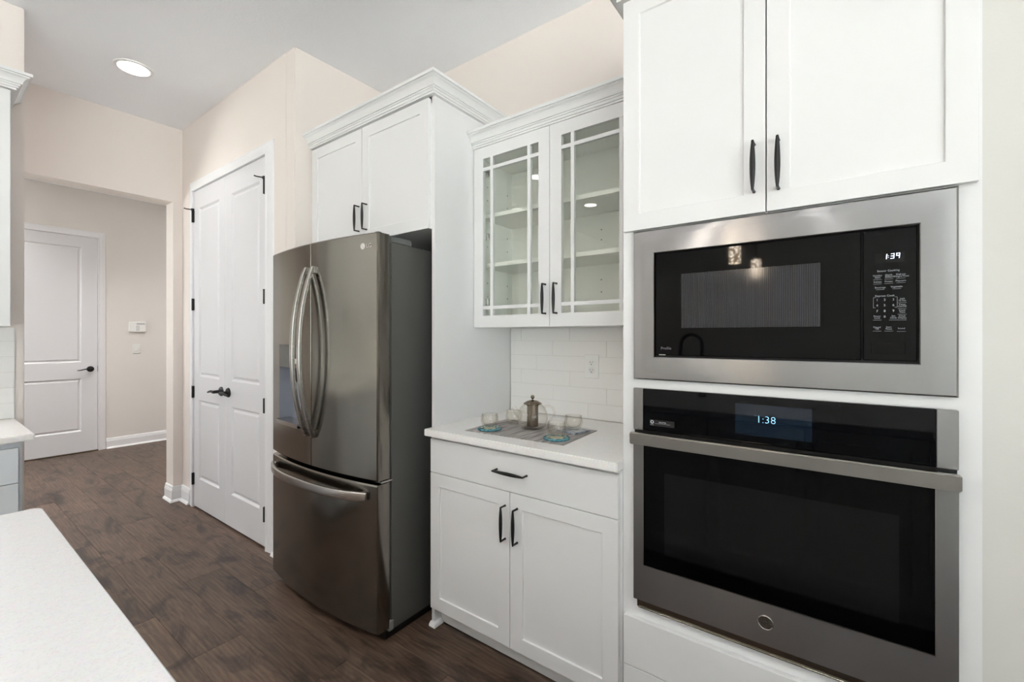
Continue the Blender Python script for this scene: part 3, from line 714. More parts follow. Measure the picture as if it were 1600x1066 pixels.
bm = bmn(); box(bm, -.490, .170, TB + .003, 1.90, 1.222, 1.630); obj('case', bm, 'black_plastic', t)
F2 = frontY(YF + .003)
bm = bmn(); mbox(bm, F2, a + .004, .0470, 0, .016, c + .006, d - .004, .0015); dr = obj('door', bm, 'black_glass', t)
bm = bmn(); mbox(bm, F2, -.386, -.0356, -.0004, .0, 1.3535, 1.519); obj('viewing_screen', bm, 'micro_screen', dr)
bm = bmn(); mbox(bm, F2, .0510, b - .004, 0, .016, c + .006, d - .004, .0015); cp = obj('control_panel', bm, 'black_glass', t)
bm = bmn(); mbox(bm, F2, .0729, .1275, -.0004, 0, 1.5050, 1.5300); obj('display', bm, 'oven_glass', cp)
bm = bmn(); mbox(bm, F2, .0665, .1298, -.0012, 0, 1.2860, 1.3125, .0008); obj('door_button', bm, 'black_glass', cp)
SEG = {'1': 'bc', '3': 'abgcd', '9': 'abcdfg', '8': 'abcdefg'}
def seven(bm, mp, ch, u, z, w, h, k, sl=.08):
    s = SEG[ch]; q = lambda x, y: (u + x + (y - h / 2) * sl, -.0008, z + y)
    def bar(x0, y0, x1, y1): quad(bm, *[mp(*q(*p)) for p in ((x0, y0), (x1, y0), (x1, y1), (x0, y1))])
    if 'a' in s: bar(0, h - k, w, h)
    if 'g' in s: bar(0, h / 2 - k / 2, w, h / 2 + k / 2)
    if 'd' in s and ch != '9': bar(0, 0, w, k)
    if 'b' in s: bar(w - k, h / 2, w, h)
    if 'c' in s: bar(w - k, 0, w, h / 2)
    if 'f' in s: bar(0, h / 2, k, h)
    if 'e' in s: bar(0, 0, k, h / 2)
bm = bmn()
seven(bm, F2, '1', .0905, 1.5145, .0060, .0125, .0019); seven(bm, F2, '3', .1030, 1.5148, .0068, .0125, .0015); seven(bm, F2, '9', .1130, 1.5150, .0068, .0125, .0015)
for zz in (1.5180, 1.5220): quad(bm, *[F2(*p) for p in ((.0984, -.0008, zz), (.0994, -.0008, zz), (.0994, -.0008, zz + .0011), (.0984, -.0008, zz + .0011))])
obj('clock_digits', bm, 'digit_white', cp)
bm = bmn()
def tx(s, u, z, size=.0062): text_mesh(bm, s, size, F2, u, z, 'CENTER', depth=.0006)
def ln(u, z, w): quad(bm, *[F2(*p) for p in ((u - w / 2, -.0006, z), (u + w / 2, -.0006, z), (u + w / 2, -.0006, z + .0005), (u - w / 2, -.0006, z + .0005))])
tx('Sensor Cooking', .0985, 1.4865, .0064)
for s, u, z in (('Healthy\nStart', .0785, 1.4735), ('Quick\nSoften', .0995, 1.4735), ('Defrost\nWeight/Time', .1215, 1.4738), ('Reheat', .0785, 1.4605), ('Potato', .0995, 1.4605), ('Popcorn', .1215, 1.4608), ('Beverage', .0835, 1.4465), ('Vegetable', .1140, 1.4470)): tx(s, u, z, .0055); ln(u, z - (.0075 if '\n' in s else .0052), .016)
tx('Express Cook', .0920, 1.4262, .0064)
for i, ch in enumerate('123456789'): tx(ch, (.0778, .0919, .1080)[i % 3], (1.4165, 1.4030, 1.3892)[i // 3], .0075)
tx('0', .0919, 1.3755, .0075)
for s, u, z in (('Add\n30 Sec', .1240, 1.4155), ('Timer\nOn/Off', .1240, 1.4015), ('Cook\nTime', .1240, 1.3878), ('Clock\nDisplay', .1240, 1.3742), ('Set\nClock', .1080, 1.3745), ('Power\nLevel', .0778, 1.3748), ('Cancel\nOff', .0775, 1.3480), ('Start\nPause', .0995, 1.3480), ('Sound', .1225, 1.3470)): tx(s, u, z, .0052); ln(u, z - .0075, .016)
for u, sg in ((.0705, 1), (.1148, -1)):
    quad(bm, *[F2(*p) for p in ((u, -.0006, 1.3975), (u + .0005, -.0006, 1.3975), (u + .0005, -.0006, 1.4225), (u, -.0006, 1.4225))]); ln(u + sg * .0022, 1.3975, .0044); ln(u + sg * .0022, 1.4225, .0044)
obj('panel_lettering', bm, 'mid_print', cp)
bm = bmn(); text_mesh(bm, 'Profile', .0125, F2, -.4480, 1.2905, depth=.0006); obj('lettering', bm, 'grey_print', dr)
bm = bmn(); mbox(bm, F2, -.4530, -.4330, -.0008, 0, 1.2690, 1.2712); obj('edge_mark', bm, 'logo_light', dr)

# ------------------------------------------------------------------ wall oven
t = thing('built_in_oven', 'stainless steel wall oven with black glass door and touch panel', 'oven', (-.158, 1.65, .445))
F = frontY(1.3970)
bm = bmn(); box(bm, -.490, .170, TB + .003, 1.98, .472, 1.132); obj('case', bm, 'black_plastic', t)
bm = bmn(); mbox(bm, F, AX0, -.5045, 0, .0170, 1.0260, 1.1605, .0012); obj('end_cap', bm, 'brushed_steel', t)
bm = bmn(); mbox(bm, F, .1832, AX1, 0, .0170, 1.0260, 1.1605, .0012); obj('end_cap', bm, 'brushed_steel', t)
bm = bmn(); mbox(bm, F, -.5042, .1829, .0012, .0170, 1.0265, 1.1605, .001); cp = obj('control_panel', bm, 'black_glass', t)
FG = frontY(1.3970 + .0012)
bm = bmn(); mbox(bm, FG, -.2358, -.0537, -.0004, 0, 1.0500, 1.1370); obj('screen', bm, 'screen_glow', cp)
bm = bmn(); text_mesh(bm, '1:38', .0285, FG, -.1590, 1.0965, 'CENTER', depth=.0009, thin=-.00055); obj('clock_digits', bm, 'digit_blue', cp)
bm = bmn(); mbox(bm, FG, -.4830, -.4055, -.0005, 0, 1.0445, 1.0640); st = obj('sticker', bm, 'black_plastic', cp)
bm = bmn()
m2 = lambda u, d, z: FG(u, d - .0004, z)
for i in range(16):
    a0, a1 = 2 * PI * i / 16, 2 * PI * (i + 1) / 16
    quad(bm, *[m2(-.4745 + r * math.cos(q), -.0005, 1.0565 + r * math.sin(q)) for r, q in ((.0030, a0), (.0055, a0), (.0055, a1), (.0030, a1))])
text_mesh(bm, 'Wi-Fi', .0042, m2, -.4745, 1.0475, 'CENTER'); text_mesh(bm, 'REGISTER', .0052, m2, -.4420, 1.0565, 'CENTER')
quad(bm, *[m2(*p) for p in ((-.466, -.0005, 1.0520), (-.418, -.0005, 1.0520), (-.418, -.0005, 1.0525), (-.466, -.0005, 1.0525))])
obj('sticker_print', bm, 'pale_print', cp)
bm = bmn(); mbox(bm, F, AX0 + .002, AX1 - .002, .006, .0170, 1.0130, 1.0258); obj('vent_gap', bm, 'black_plastic', t)
# door: steel frame around the glass
bm = bmn(); z0, z1, a, b, c, d = .4765, 1.0125, -.5042, .1829, .5905, 1.006
for u0, u1, w0, w1 in ((AX0, a, z0, z1), (b, AX1, z0, z1), (a, b, z0, c), (a, b, d, z1)): mbox(bm, F, u0, u1, 0, .0172, w0, w1)
dr = obj('door', bm, 'brushed_steel', t)
bm = bmn(); mbox(bm, F, a + .0004, b - .0004, .0018, .016, c + .0004, d - .0004); gl = obj('glass', bm, 'oven_glass', dr)
bm = bmn(); e = .0022
for u0, u1, w0, w1 in ((a, a + e, c, d), (b - e, b, c, d), (a + e, b - e, c, c + e)): mbox(bm, F, u0, u1, -.0006, .003, w0, w1)
obj('bright_edge', bm, 'handle_steel', dr)
FO = frontY(1.3970 + .0018)
bm = bmn(); mbox(bm, FO, -.4367, .1184, -.0004, 0, .6415, .9000); obj('window', bm, 'black_glass_window', dr)
# flat bar handle
bm = bmn(); YH = 1.3576
box(bm, -.5345, .2195, YH, YH + .014, .9862, 1.0234, .0028, 2)
for x0, x1 in ((-.5325, -.5065), (.1915, .2175)): box(bm, x0, x1, YH + .013, 1.3975, .992, 1.018, .003, 2)
obj('handle', bm, 'steel_plain', dr, smooth=35)
# round badge
bx, bz = -.1600, .5390
bm = bmn(); lathe(bm, [(.0195, 0), (.0195, -.0015), (.0182, -.0022), (.0172, -.0016), (.0172, -.0008), (0, -.0008)], (bx, 1.3970, bz), 36, 'Y'); bd = obj('badge', bm, 'handle_steel', dr, smooth=40)
bm = bmn(); m3 = lambda u, d, z: F(u, d - .0009, z)
text_mesh(bm, 'GE', .0165, m3, bx, bz, 'CENTER')
for r0, r1 in ((.0148, .0160),):
    for k in range(4):
        for i in range(5):
            q0 = k * PI / 2 + .25 + i * .21; q1 = q0 + .21
            quad(bm, *[m3(bx + r * math.cos(q), -.0004, bz + r * math.sin(q)) for r, q in ((r0, q0), (r1, q0), (r1, q1), (r0, q1))])
obj('badge_lettering', bm, 'black_metal', dr)
bm = bmn(); mbox(bm, F, AX0 + .010, AX1 - .010, .004, .0172, .4520, .4750, .001); mbox(bm, F, AX0 + .016, AX1 - .016, -.001, .0172, .4520, .4560, .0008); obj('lower_vent', bm, 'dark_steel', t)

# ------------------------------------------------------------------ refrigerator
FX0, FX1, FYE, FYC = -2.5035, -1.5880, 1.1860, 1.2550      # door corner line and case front
FXC, FHW, BOW = (FX0 + FX1) / 2, (FX1 - FX0) / 2, .043
def fy(x): return FYE - BOW * (1 - ((x - FXC) / FHW) ** 2)
t = thing('refrigerator', 'dark stainless french-door refrigerator with bottom freezer and ice dispenser', 'refrigerator', (FXC, 1.58, 0))
bm = bmn(); box(bm, FX0 + .004, FX1, FYC + .004, 1.955, .028, 1.742, .004, 2); obj('case', bm, 'fridge_side', t)
bm = bmn(); box(bm, FX0 + .02, FX1 - .004, FYC - .02, 1.90, .0, .030); obj('base_grille', bm, 'black_plastic', t)
def bowed_door(name, x0, x1, z0, z1, hole=None):
    """curved front with eased outer edges, flat back; hole = (x0, x1, z0, z1)"""
    bm = bmn(); N = 18; ed = .006
    xs = [x0 + (x1 - x0) * i / N for i in range(N + 1)]
    if hole: xs = sorted([x for x in xs if all(abs(x - h) > .012 for h in hole[:2])] + list(hole[:2]))
    zs = [z0, z0 + ed] + (list(hole[2:]) if hole else []) + [z1 - ed, z1]
    V = {}
    def vt(x, y, z):
        k = (round(x, 5), round(y, 5), round(z, 5))
        if k not in V: V[k] = bm.verts.new((x, y, z))
        return V[k]
    def f(x, z):
        e = ed if z in (z0, z1) else 0.
        if x == x0: return vt(x, fy(x) + ed, z)
        if x == x1: return vt(x, fy(x) + ed, z)
        return vt(x, fy(x) + e * .8, z)
    xs2 = [x0, x0 + ed * .5] + [x for x in xs[1:-1] if x0 + ed < x < x1 - ed] + [x1 - ed * .5, x1]
    for a, b in zip(xs2, xs2[1:]):
        for c, d in zip(zs, zs[1:]):
            if hole and a >= hole[0] - 1e-6 and b <= hole[1] + 1e-6 and c >= hole[2] - 1e-6 and d <= hole[3] + 1e-6: continue
            bm.faces.new((f(a, c), f(b, c), f(b, d), f(a, d)))
    bk = lambda x, z: vt(x, FYC - .004, z)
    for a, b in zip(xs2, xs2[1:]):
        for z in (z0, z1): bm.faces.new((f(a, z), f(b, z), bk(b, z), bk(a, z)))
    for x in (x0, x1):
        for c, d in zip(zs, zs[1:]): bm.faces.new((f(x, c), f(x, d), bk(x, d), bk(x, c)))
    for a, b in zip(xs2, xs2[1:]):
        for c, d in zip(zs, zs[1:]): bm.faces.new((bk(a, c), bk(b, c), bk(b, d), bk(a, d)))
    return obj(name, bm, 'dark_steel', t, smooth=32)
XS = -2.0375; Z0, Z1, ZS0, ZS1 = .044, .686, .703, 1.776
HOLE = (-2.395, -2.135, .880, 1.285)
dl = bowed_door('door', FX0, XS - .0022, ZS0, ZS1, HOLE)
dr = bowed_door('door', XS + .0022, FX1, ZS0, ZS1)
fz = bowed_door('freezer_drawer', FX0, FX1, Z0, Z1)
# slim bright edge strip along the free edges of the doors
# dispenser
bm = bmn(); hx0, hx1, hz0, hz1 = HOLE; yb = FYC - .012; zc = 1.168
def recess_face(x0, x1, zz0, zz1, y): quad(bm, (x0, y, zz0), (x1, y, zz0), (x1, y, zz1), (x0, y, zz1))
for x in (hx0, hx1): quad(bm, (x, fy(x), hz0), (x, yb, hz0), (x, yb, zc), (x, fy(x), zc))
quad(bm, (hx0, yb, hz0), (hx1, yb, hz0), (hx1, yb, zc), (hx0, yb, zc)); quad(bm, (hx0, fy(hx0), zc), (hx1, fy(hx1), zc), (hx1, yb, zc), (hx0, yb, zc))
quad(bm, (hx0, fy(hx0), hz0), (hx1, fy(hx1), hz0), (hx1, yb, hz0), (hx0, yb, hz0))
dp = obj('dispenser_recess', bm, 'dispenser_grey', dl)
bm = bmn(); n = 8
for i in range(n):
    a, b = hx0 + (hx1 - hx0) * i / n, hx0 + (hx1 - hx0) * (i + 1) / n
    quad(bm, (a, fy(a) - .001, zc), (b, fy(b) - .001, zc), (b, fy(b) - .001, hz1), (a, fy(a) - .001, hz1)); quad(bm, (a, fy(a) - .001, zc), (b, fy(b) - .001, zc), (b, fy(b) + .03, zc), (a, fy(a) + .03, zc))
obj('dispenser_panel', bm, 'fridge_side', dl, smooth=30)
bm = bmn()
for i in range(n):
    a, b = hx0 + (hx1 - hx0) * i / n, hx0 + (hx1 - hx0) * (i + 1) / n
    for (y0, w0), (y1, w1) in (((-.018, hz0 + .014), (.055, hz0 + .014)), ((-.018, hz0 + .014), (-.018, hz0 - .006)), ((-.018, hz0 - .006), (0, hz0 - .006))):
        quad(bm, (a, fy(a) + y0, w0), (b, fy(b) + y0, w0), (b, fy(b) + y1, w1), (a, fy(a) + y1, w1))
obj('drip_tray', bm, 'handle_steel', dl, smooth=30)
bm = bmn(); xc = (hx0 + hx1) / 2
sweep3(bm, [(xc, 1.19, zc + .01), (xc, 1.185, zc - .03), (xc, 1.195, zc - .075)], rrect(.07, .018, .006), (1, 0, 0), [1, .9, .6]); obj('ice_chute', bm, 'black_plastic', dl, smooth=40)
bm = bmn(); mbox(bm, frontY(fy(-2.18) - .003), -2.205, -2.165, 0, .004, 1.19, 1.215, .001); obj('dispenser_light', bm, 'white_plastic', dl)
# door handles
def bow_handle(parent, x):
    bm = bmn(); n = 25; za, zb = .852, 1.655; pts = []; sc = []
    for i in range(n):
        k = -1 + 2 * i / (n - 1); out = .010 + .066 * (1 - abs(k) ** 2.2)
        pts.append((x, fy(x) - out, (za + zb) / 2 + k * (zb - za) / 2)); sc.append(1.0 if abs(k) < .97 else .75)
    sweep3(bm, pts, rrect(.024, .017, .005), (1, 0, 0), sc)
    for z, s in ((za + .012, 1), (zb - .012, -1)): box(bm, x - .009, x + .009, fy(x) - .016, fy(x) + .002, z - .018, z + .018, .003)
    return obj('handle', bm, 'handle_steel', parent, smooth=40)
bow_handle(dl, XS - .032); bow_handle(dr, XS + .030)
bm = bmn(); n = 25; pts = []; sc = []; hx0, hx1 = FX0 + .030, FX1 - .055
for i in range(n):
    k = -1 + 2 * i / (n - 1); x = (hx0 + hx1) / 2 + k * (hx1 - hx0) / 2
    pts.append((x, fy(x) - .008 - .042 * (1 - abs(k) ** 4), .634)); sc.append(1.0 if abs(k) < .97 else .9)
sweep3(bm, pts, rrect(.040, .018, .006), (0, 0, 1), sc)
for x in (hx0 + .015, hx1 - .015): box(bm, x - .018, x + .018, fy(x) - .012, fy(x) + .002, .617, .651, .003)
obj('handle', bm, 'handle_steel', fz, smooth=40)
# hinge covers, lower hinge, badge
for x0, x1 in ((FX0 + .012, FX0 + .085), (FX1 - .085, FX1 - .010)):
    bm = bmn(); box(bm, x0, x1, FYC + .006, FYC + .135, 1.742, 1.775, .006, 2); box(bm, x0 + .01, x1 - .012, FYE + .02, FYC + .01, 1.7765, 1.7805, .001); box(bm, x0 + .03, x1 - .018, FYE + .025, FYC - .02, 1.7765, 1.788, .003); obj('hinge_cover', bm, 'panel_dark', t, smooth=40)
bm = bmn(); box(bm, FX1 - .055, FX1 + .004, FYE + .020, FYC + .012, .690, .699, .002); obj('centre_hinge', bm, 'handle_steel', t)
bm = bmn(); box(bm, FX1 - .03, FX1 + .002, FYC - .008, FYC + .02, .028, .075, .004); obj('foot_bracket', bm, 'grey_plastic', t)
bm = bmn(); lx, lz = -1.668, 1.7205; FL = lambda u, d, z: (u, fy(u) + d - .0008, z)
pv = [bm.verts.new(FL(lx + .0135 * math.cos(2 * PI * i / 28), -.0003, lz + .0135 * math.sin(2 * PI * i / 28))) for i in range(28)]; bm.faces.new(pv)
text_mesh(bm, 'LG', .026, FL, lx + .020, lz, depth=.0003); obj('badge', bm, 'logo_light', dr)
bm = bmn(); FM = lambda u, d, z: FL(u, d - .0008, z)
for i in range(20):      # face inside the round badge: open ring and a stroke
    q0, q1 = .1 + i * .24, .1 + (i + 1) * .24
    quad(bm, *[FM(lx + r * math.cos(q + 1.2), 0, lz + r * math.sin(q + 1.2)) for r, q in ((.0092, q0), (.0105, q0), (.0105, q1), (.0092, q1))])
for x0, x1, w0, w1 in ((-.001, .0005, -.005, .005), (-.001, .004, -.005, -.0036), (-.006, -.0042, .003, .0048)): quad(bm, FM(lx + x0, 0, lz + w0), FM(lx + x1, 0, lz + w0), FM(lx + x1, 0, lz + w1), FM(lx + x0, 0, lz + w1))
obj('badge_mark', bm, 'grey_plastic', dr)

# ------------------------------------------------------------------ outlet
t = thing('outlet', 'white double socket plate on the tiled backsplash', 'outlet', (-.984, Y_BACK - .009, 1.178))
F = frontY(Y_BACK - .0145)
bm = bmn(); mbox(bm, F, -1.0225, -.9455, 0, .0056, 1.1195, 1.2370, .0018); obj('plate', bm, 'white_plastic', t)
for z in (1.1970, 1.1585):
    bm = bmn(); lathe(bm, [(.0165, .001), (.0165, -.0014), (.0155, -.002), (0, -.002)], (-.984, Y_BACK - .0145, z), 24, 'Y'); so = obj('socket', bm, 'white_plastic', t, smooth=40)
    bm = bmn()
    for du, dz, w, h in ((-.0062, .003, .0018, .0075), (.0062, .003, .0018, .0062), (0, -.0075, .0042, .0042)): mbox(bm, F, -.984 + du - w / 2, -.984 + du + w / 2, -.0024, -.0019, z + dz - h / 2, z + dz + h / 2)
    obj('slots', bm, 'black_plastic', so)

# ------------------------------------------------------------------ tea set
ang = math.radians(-2.2)
bm = bmn(); box(bm, -.242, .242, -.160, .160, 0, .0022, .0008); bmesh.ops.rotate(bm, verts=list(bm.verts), cent=(0, 0, 0), matrix=Matrix.Rotation(math.radians(2.6), 3, 'Z')); bmesh.ops.translate(bm, verts=list(bm.verts), vec=(-1.083, 1.614, Z_CT))
tag(obj('placemat', bm, 'woven_grey', origin=(-1.083, 1.614, Z_CT)), 'grey woven placemat under the tea set on the counter', 'placemat')
ZM = Z_CT + .0022
def ring_coaster(x, y, label):
    t = thing('coaster', label, 'coaster', (x, y, ZM), 'teal coasters on the placemat')
    bm = lathe(bmn(), [(.030, 0), (.050, 0), (.0535, .002), (.0535, .006), (.050, .0085), (.034, .0085), (.030, .006), (.030, 0)], (x, y, ZM), 36); obj('rim', bm, 'teal_resin', t, smooth=40)
    bm = lathe(bmn(), [(0, .0015), (.0295, .0015), (.0295, .0055), (0, .0058)], (x, y, ZM), 30); obj('centre', bm, 'pale_shell', t, smooth=40)
    for i in range(9):
        q = 2 * PI * i / 9 + .2; bm = lathe(bmn(), [(0, .0098), (.005, .0090), (.007, .0070)], (x + .035 * math.cos(q), y + .035 * math.sin(q), ZM), 8); obj('pebble', bm, 'black_metal' if i % 3 == 0 else 'pale_shell', t, smooth=60)
    return t
C1 = (-1.240, 1.521); C3 = (-.908, 1.537); C2 = (-1.225, 1.683); C4 = (-.922, 1.705)
ring_coaster(*C1, 'round teal coaster with pebbles at the left front of the placemat')
ring_coaster(*C3, 'round teal coaster with pebbles at the right front of the placemat')
bm = bmn(); box(bm, -.052, .052, -.052, .052, 0, .0075, .0012); bmesh.ops.rotate(bm, verts=list(bm.verts), cent=(0, 0, 0), matrix=Matrix.Rotation(math.radians(-12), 3, 'Z')); bmesh.ops.translate(bm, verts=list(bm.verts), vec=(C4[0], C4[1], ZM))
tag(obj('stone_coaster', bm, 'blue_stone', origin=(C4[0], C4[1], ZM)), 'square blue-grey stone coaster under the back right cup', 'coaster')
def teacup(x, y, z, label):
    t = thing('teacup', label, 'cup', (x, y, z), 'double-walled glass cups')
    outer = [(0, 0), (.018, 0), (.022, .002), (.033, .012), (.0385, .026), (.0395, .036), (.0380, .048), (.0355, .058), (.0350, .0605)]
    inner = [(.0343, .0610), (.0335, .0600), (.0350, .050), (.0352, .040), (.0325, .026), (.025, .015), (.014, .0105), (0, .0100)]
    bm = lathe(bmn(), outer, (x, y, z), 36); obj('outer_wall', bm, 'thin_glass', t, smooth=60)
    bm = lathe(bmn(), inner, (x, y, z), 36); obj('inner_wall', bm, 'thin_glass', t, smooth=60)
    bm = lathe(bmn(), [(.0350, .0600), (.0353, .0612), (.0347, .0618), (.0340, .0612), (.0342, .0602)], (x, y, z), 36); obj('rim', bm, 'thin_glass', t, smooth=60)
teacup(C1[0], C1[1], ZM + .0080, 'clear glass cup on the left teal coaster')
teacup(C2[0], C2[1], ZM, 'clear glass cup standing directly on the placemat behind the teapot')
teacup(C3[0], C3[1], ZM + .0080, 'clear glass cup on the right teal coaster, nearest the oven tower')
teacup(C4[0], C4[1], ZM + .0077, 'clear glass cup on the square stone coaster')
tx0, ty0 = -1.098, 1.650
t = thing('teapot', 'round glass teapot with steel lid and infuser basket', 'teapot', (tx0, ty0, ZM))
bm = lathe(bmn(), [(0, 0), (.040, 0), (.050, .004), (.062, .022), (.0675, .046), (.0655, .070), (.056, .092), (.044, .105), (.036, .110), (.034, .113)], (tx0, ty0, ZM), 48); obj('glass_body', bm, 'thin_glass', t, smooth=60)
bm = bmn(); q = Vector((-.80, -.60, 0))
sweep3(bm, [Vector((tx0, ty0, ZM)) + q * r + Vector((0, 0, z)) for r, z in ((.058, .060), (.070, .072), (.080, .088), (.086, .098))], circle(.012, 14), (-.6, .8, 0), [1.35, 1.1, .85, .8], cap=False); obj('spout', bm, 'thin_glass', t, smooth=60)
bm = bmn(); q = Vector((.80, .60, 0))
sweep3(bm, [Vector((tx0, ty0, ZM)) + q * r + Vector((0, 0, z)) for r, z in ((.050, .098), (.072, .102), (.090, .092), (.098, .072), (.092, .048), (.074, .034), (.062, .030))], circle(.0052, 10), (-.6, .8, 0)); obj('handle', bm, 'thin_glass', t, smooth=60)
bm = lathe(bmn(), [(.0255, .012), (.0255, .106), (.0245, .106), (.0245, .013)], (tx0, ty0, ZM), 36); lathe(bm, [(0, .0125), (.025, .0125)], (tx0, ty0, ZM), 36); obj('infuser', bm, 'old_steel', t, smooth=40)
bm = lathe(bmn(), [(0, .128), (.006, .127), (.014, .1265), (.026, .122), (.040, .1135), (.0415, .1115), (.040, .1100), (.028, .1080), (.028, .1040), (0, .1040)], (tx0, ty0, ZM), 40); lid = obj('lid', bm, 'old_steel', t, smooth=40)
bm = lathe(bmn(), [(0, .126), (.0035, .127), (.0035, .1325), (.0065, .1340), (.0095, .1400), (.0070, .1470), (0, .1500)], (tx0, ty0, ZM), 24); obj('knob', bm, 'old_steel', lid, smooth=60)

# ------------------------------------------------------------------ left counter run
def run_unit(y0, y1, last):
    lb = 'pale blue-grey drawer base cabinet at the left edge of the photo' if last else 'pale blue-grey drawer base cabinet further along the left wall, out of view'
    t = thing('drawer_cabinet', lb, 'cabinet', (X_LEFT + .28, (y0 + y1) / 2, 0), 'left wall drawer cabinets')
    bm = bmn(); box(bm, X_LEFT + .001, -2.800, y0, y1, .10, .8835); obj('body', bm, 'cabinet_bluegrey', t)
    bm = bmn(); box(bm, X_LEFT + .001, -2.880, y0, y1, 0, .0995); obj('toe_kick', bm, 'cabinet_bluegrey', t)
    F = frontX(-2.7805)
    for a, b in ((.7115, .858), (.4100, .7085), (.107, .4070)):
        d = slab('drawer', F, y0 + .012, y1 - .012, a, b, t, 'cabinet_bluegrey'); pull(d, F, (y0 + y1) / 2, (a + b) / 2, False, .15)
run_unit(-.480, .285, True); run_unit(-1.245, -.481, False)
bm = bmn(); box(bm, X_LEFT + .009, -2.7575, -1.26, .3175, .8840, Z_CT, .004, 2)
tag(obj('counter_slab', bm, 'quartz', smooth=40), 'white quartz counter end at the left edge below the tiles', 'countertop')
def wall_unit(y0, y1, last):
    lb = 'white wall cabinet with crown at the upper left edge' if last else 'white wall cabinet further along the left wall, out of view'
    t = thing('wall_cabinet', lb, 'cabinet', (X_LEFT + .16, (y0 + y1) / 2, 1.374), 'left wall upper cabinets')
    bm = bmn(); box(bm, X_LEFT + .001, -3.0395, y0, y1, 1.374, 2.470); obj('body', bm, 'cabinet_white', t)
    F = frontX(-3.0200); m = (y0 + y1) / 2
    a = shaker('door', F, y0 + .003, m - .0015, 1.3745, 2.440, t); pull(a, F, m - .030, 1.50)
    b = shaker('door', F, m + .0015, y1 - .003, 1.3745, 2.440, t); pull(b, F, m + .030, 1.50)
    path = [(-3.0195, y0), (-3.0195, y1 + (.012 if last else 0))] + ([(X_LEFT + .002, y1 + .012)] if last else [])
    bm = moulding(bmn(), CROWN, path, 2.4505); obj('crown_moulding', bm, 'cabinet_white', t, smooth=22)
wall_unit(-.480, .2750, True); wall_unit(-1.245, -.481, False)

# ------------------------------------------------------------------ island
IX0, IX1, IY0, IY1 = -1.560, 1.30, -.98, .1905
bm = bmn(); bmesh.ops.create_grid(bm, x_segments=1, y_segments=1, size=.5); bm.clear()
r = .022; pts = []
for cx_, cy_, a0 in ((IX1 - r, IY1 - r, 0), (IX0 + r, IY1 - r, PI / 2), (IX0 + r, IY0 + r, PI), (IX1 - r, IY0 + r, 1.5 * PI)):
    for i in range(7): a = a0 + PI / 2 * i / 6; pts.append((cx_ + r * math.cos(a), cy_ + r * math.sin(a)))
lo = [bm.verts.new((x, y, .8840)) for x, y in pts]; hi = [bm.verts.new((x, y, Z_CT)) for x, y in pts]
bm.faces.new(hi); bm.faces.new(lo[::-1])
for i in range(len(pts)): bm.faces.new((lo[i], lo[(i + 1) % len(pts)], hi[(i + 1) % len(pts)], hi[i]))
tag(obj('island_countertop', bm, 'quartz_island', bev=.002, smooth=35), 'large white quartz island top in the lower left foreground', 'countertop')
t = thing('island_cabinet', 'white kitchen island base under the foreground quartz top', 'cabinet', (-.13, -.4, 0))
bm = bmn(); box(bm, IX0 + .06, IX1 - .06, IY0 + .28, IY1 - .055, .10, .8835); obj('body', bm, 'cabinet_white', t)
bm = bmn(); box(bm, IX0 + .06, IX1 - .06, IY0 + .30, IY1 - .12, 0, .0995); obj('toe_kick', bm, 'cabinet_white', t)
FI = lambda u, d, z: (-u, IY1 - .036 - d, z); w = (IX1 - IX0 - .12) / 6
for i in range(6):
    a = -(IX1 - .06) + i * w + .002; dd = shaker('door', FI, a, a + w - .004, .107, .870, t); pull(dd, FI, a + (w - .035 if i % 2 == 0 else .03), .72)
bm = bmn()
bx_, by_ = -.757, -.45
lathe(bm, [(0, 0), (.028, 0), (.028, .008), (.020, .014), (.017, .06), (.017, .075), (0, .078)], (bx_, by_, Z_CT), 24)
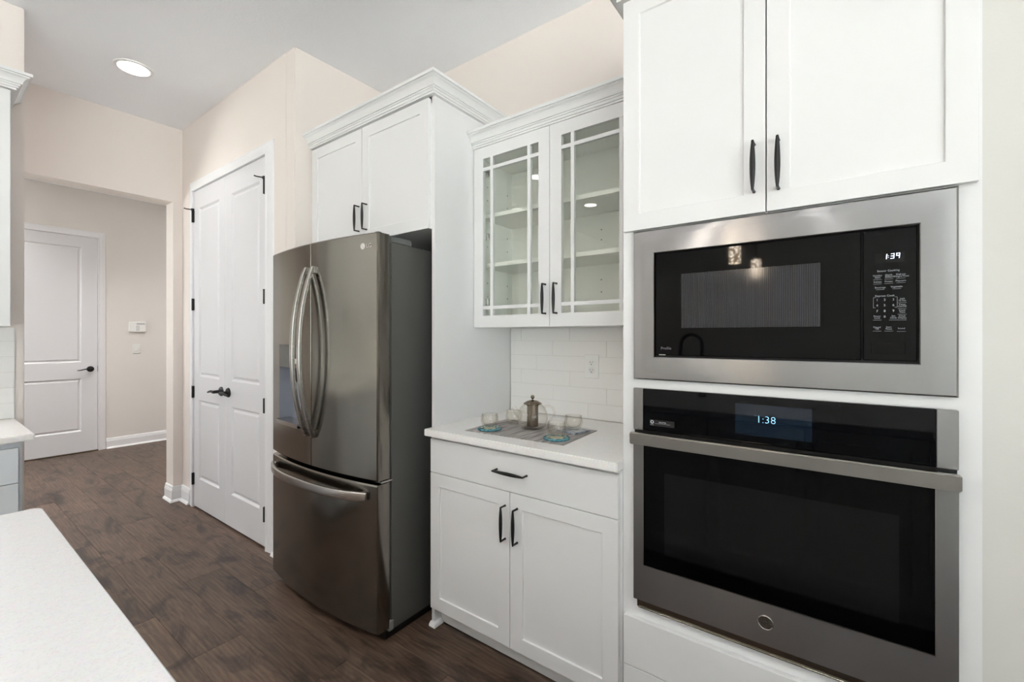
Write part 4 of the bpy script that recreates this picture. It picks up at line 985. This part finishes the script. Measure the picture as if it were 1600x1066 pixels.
pts = [(bx_, by_, Z_CT + .07), (bx_, by_, Z_CT + .20), (bx_, by_, Z_CT + .34)] + [(bx_ - .07 + .07 * math.cos(a), by_, Z_CT + .355 + .07 * math.sin(a)) for a in [PI * i / 12 for i in range(0, 13)]] + [(bx_ - .143, by_, Z_CT + .32), (bx_ - .146, by_, Z_CT + .27)]
sweep3(bm, pts, circle(.0115, 14), (0, 1, 0), [1] * (len(pts) - 2) + [1.2, 1.35])
fa = obj('faucet', bm, 'black_metal', smooth=40, origin=(bx_, by_, Z_CT)); tag(fa, 'black gooseneck faucet on the island, seen mirrored in the microwave', 'faucet')
bm = bmn(); sweep3(bm, [(bx_, by_ - .015, Z_CT + .055), (bx_, by_ - .06, Z_CT + .075), (bx_, by_ - .09, Z_CT + .08)], circle(.006, 10), (1, 0, 0)); obj('lever', bm, 'black_metal', fa, smooth=50)

# ------------------------------------------------------------------ crystal pendants behind the camera, mirrored in the microwave
def pendant(x, y, z, label):
    t = thing('crystal_pendant', label, 'pendant lamp', (x, y, CEIL), 'crystal pendants')
    bm = lathe(bmn(), [(0, -.03), (.055, -.028), (.06, -.02), (.06, 0)], (x, y, CEIL), 24); obj('canopy', bm, 'handle_steel', t, smooth=40)
    bm = bmn(); sweep3(bm, [(x, y, CEIL - .02), (x, y, z + .10)], circle(.003, 8), (1, 0, 0)); obj('cord', bm, 'black_metal', t)
    bm = lathe(bmn(), [(0, .10), (.055, .10), (.055, -.09), (.048, -.09), (.048, .09)], (x, y, z), 28); obj('shade', bm, 'crystal_beads', t, smooth=40)
pendant(-.842, -2.17, 2.16, 'crystal drum pendant lamp nearer the island, seen mirrored in the microwave')
pendant(-.800, -3.31, 2.16, 'crystal drum pendant lamp farther from the island, seen mirrored in the microwave')
t = thing('drum_light', 'flush drum ceiling lamp behind the camera, seen only as a steel reflection', 'ceiling light', (-1.63, -4.3, CEIL))
bm = lathe(bmn(), [(.16, 0), (.16, -.03), (.155, -.03), (.155, 0)], (-1.63, -4.3, CEIL), 32); obj('frame', bm, 'handle_steel', t, smooth=40)
bm = lathe(bmn(), [(.11, -.03), (.11, -.16), (0, -.165)], (-1.63, -4.3, CEIL), 32); obj('shade', bm, 'drum_glow', t, smooth=40)
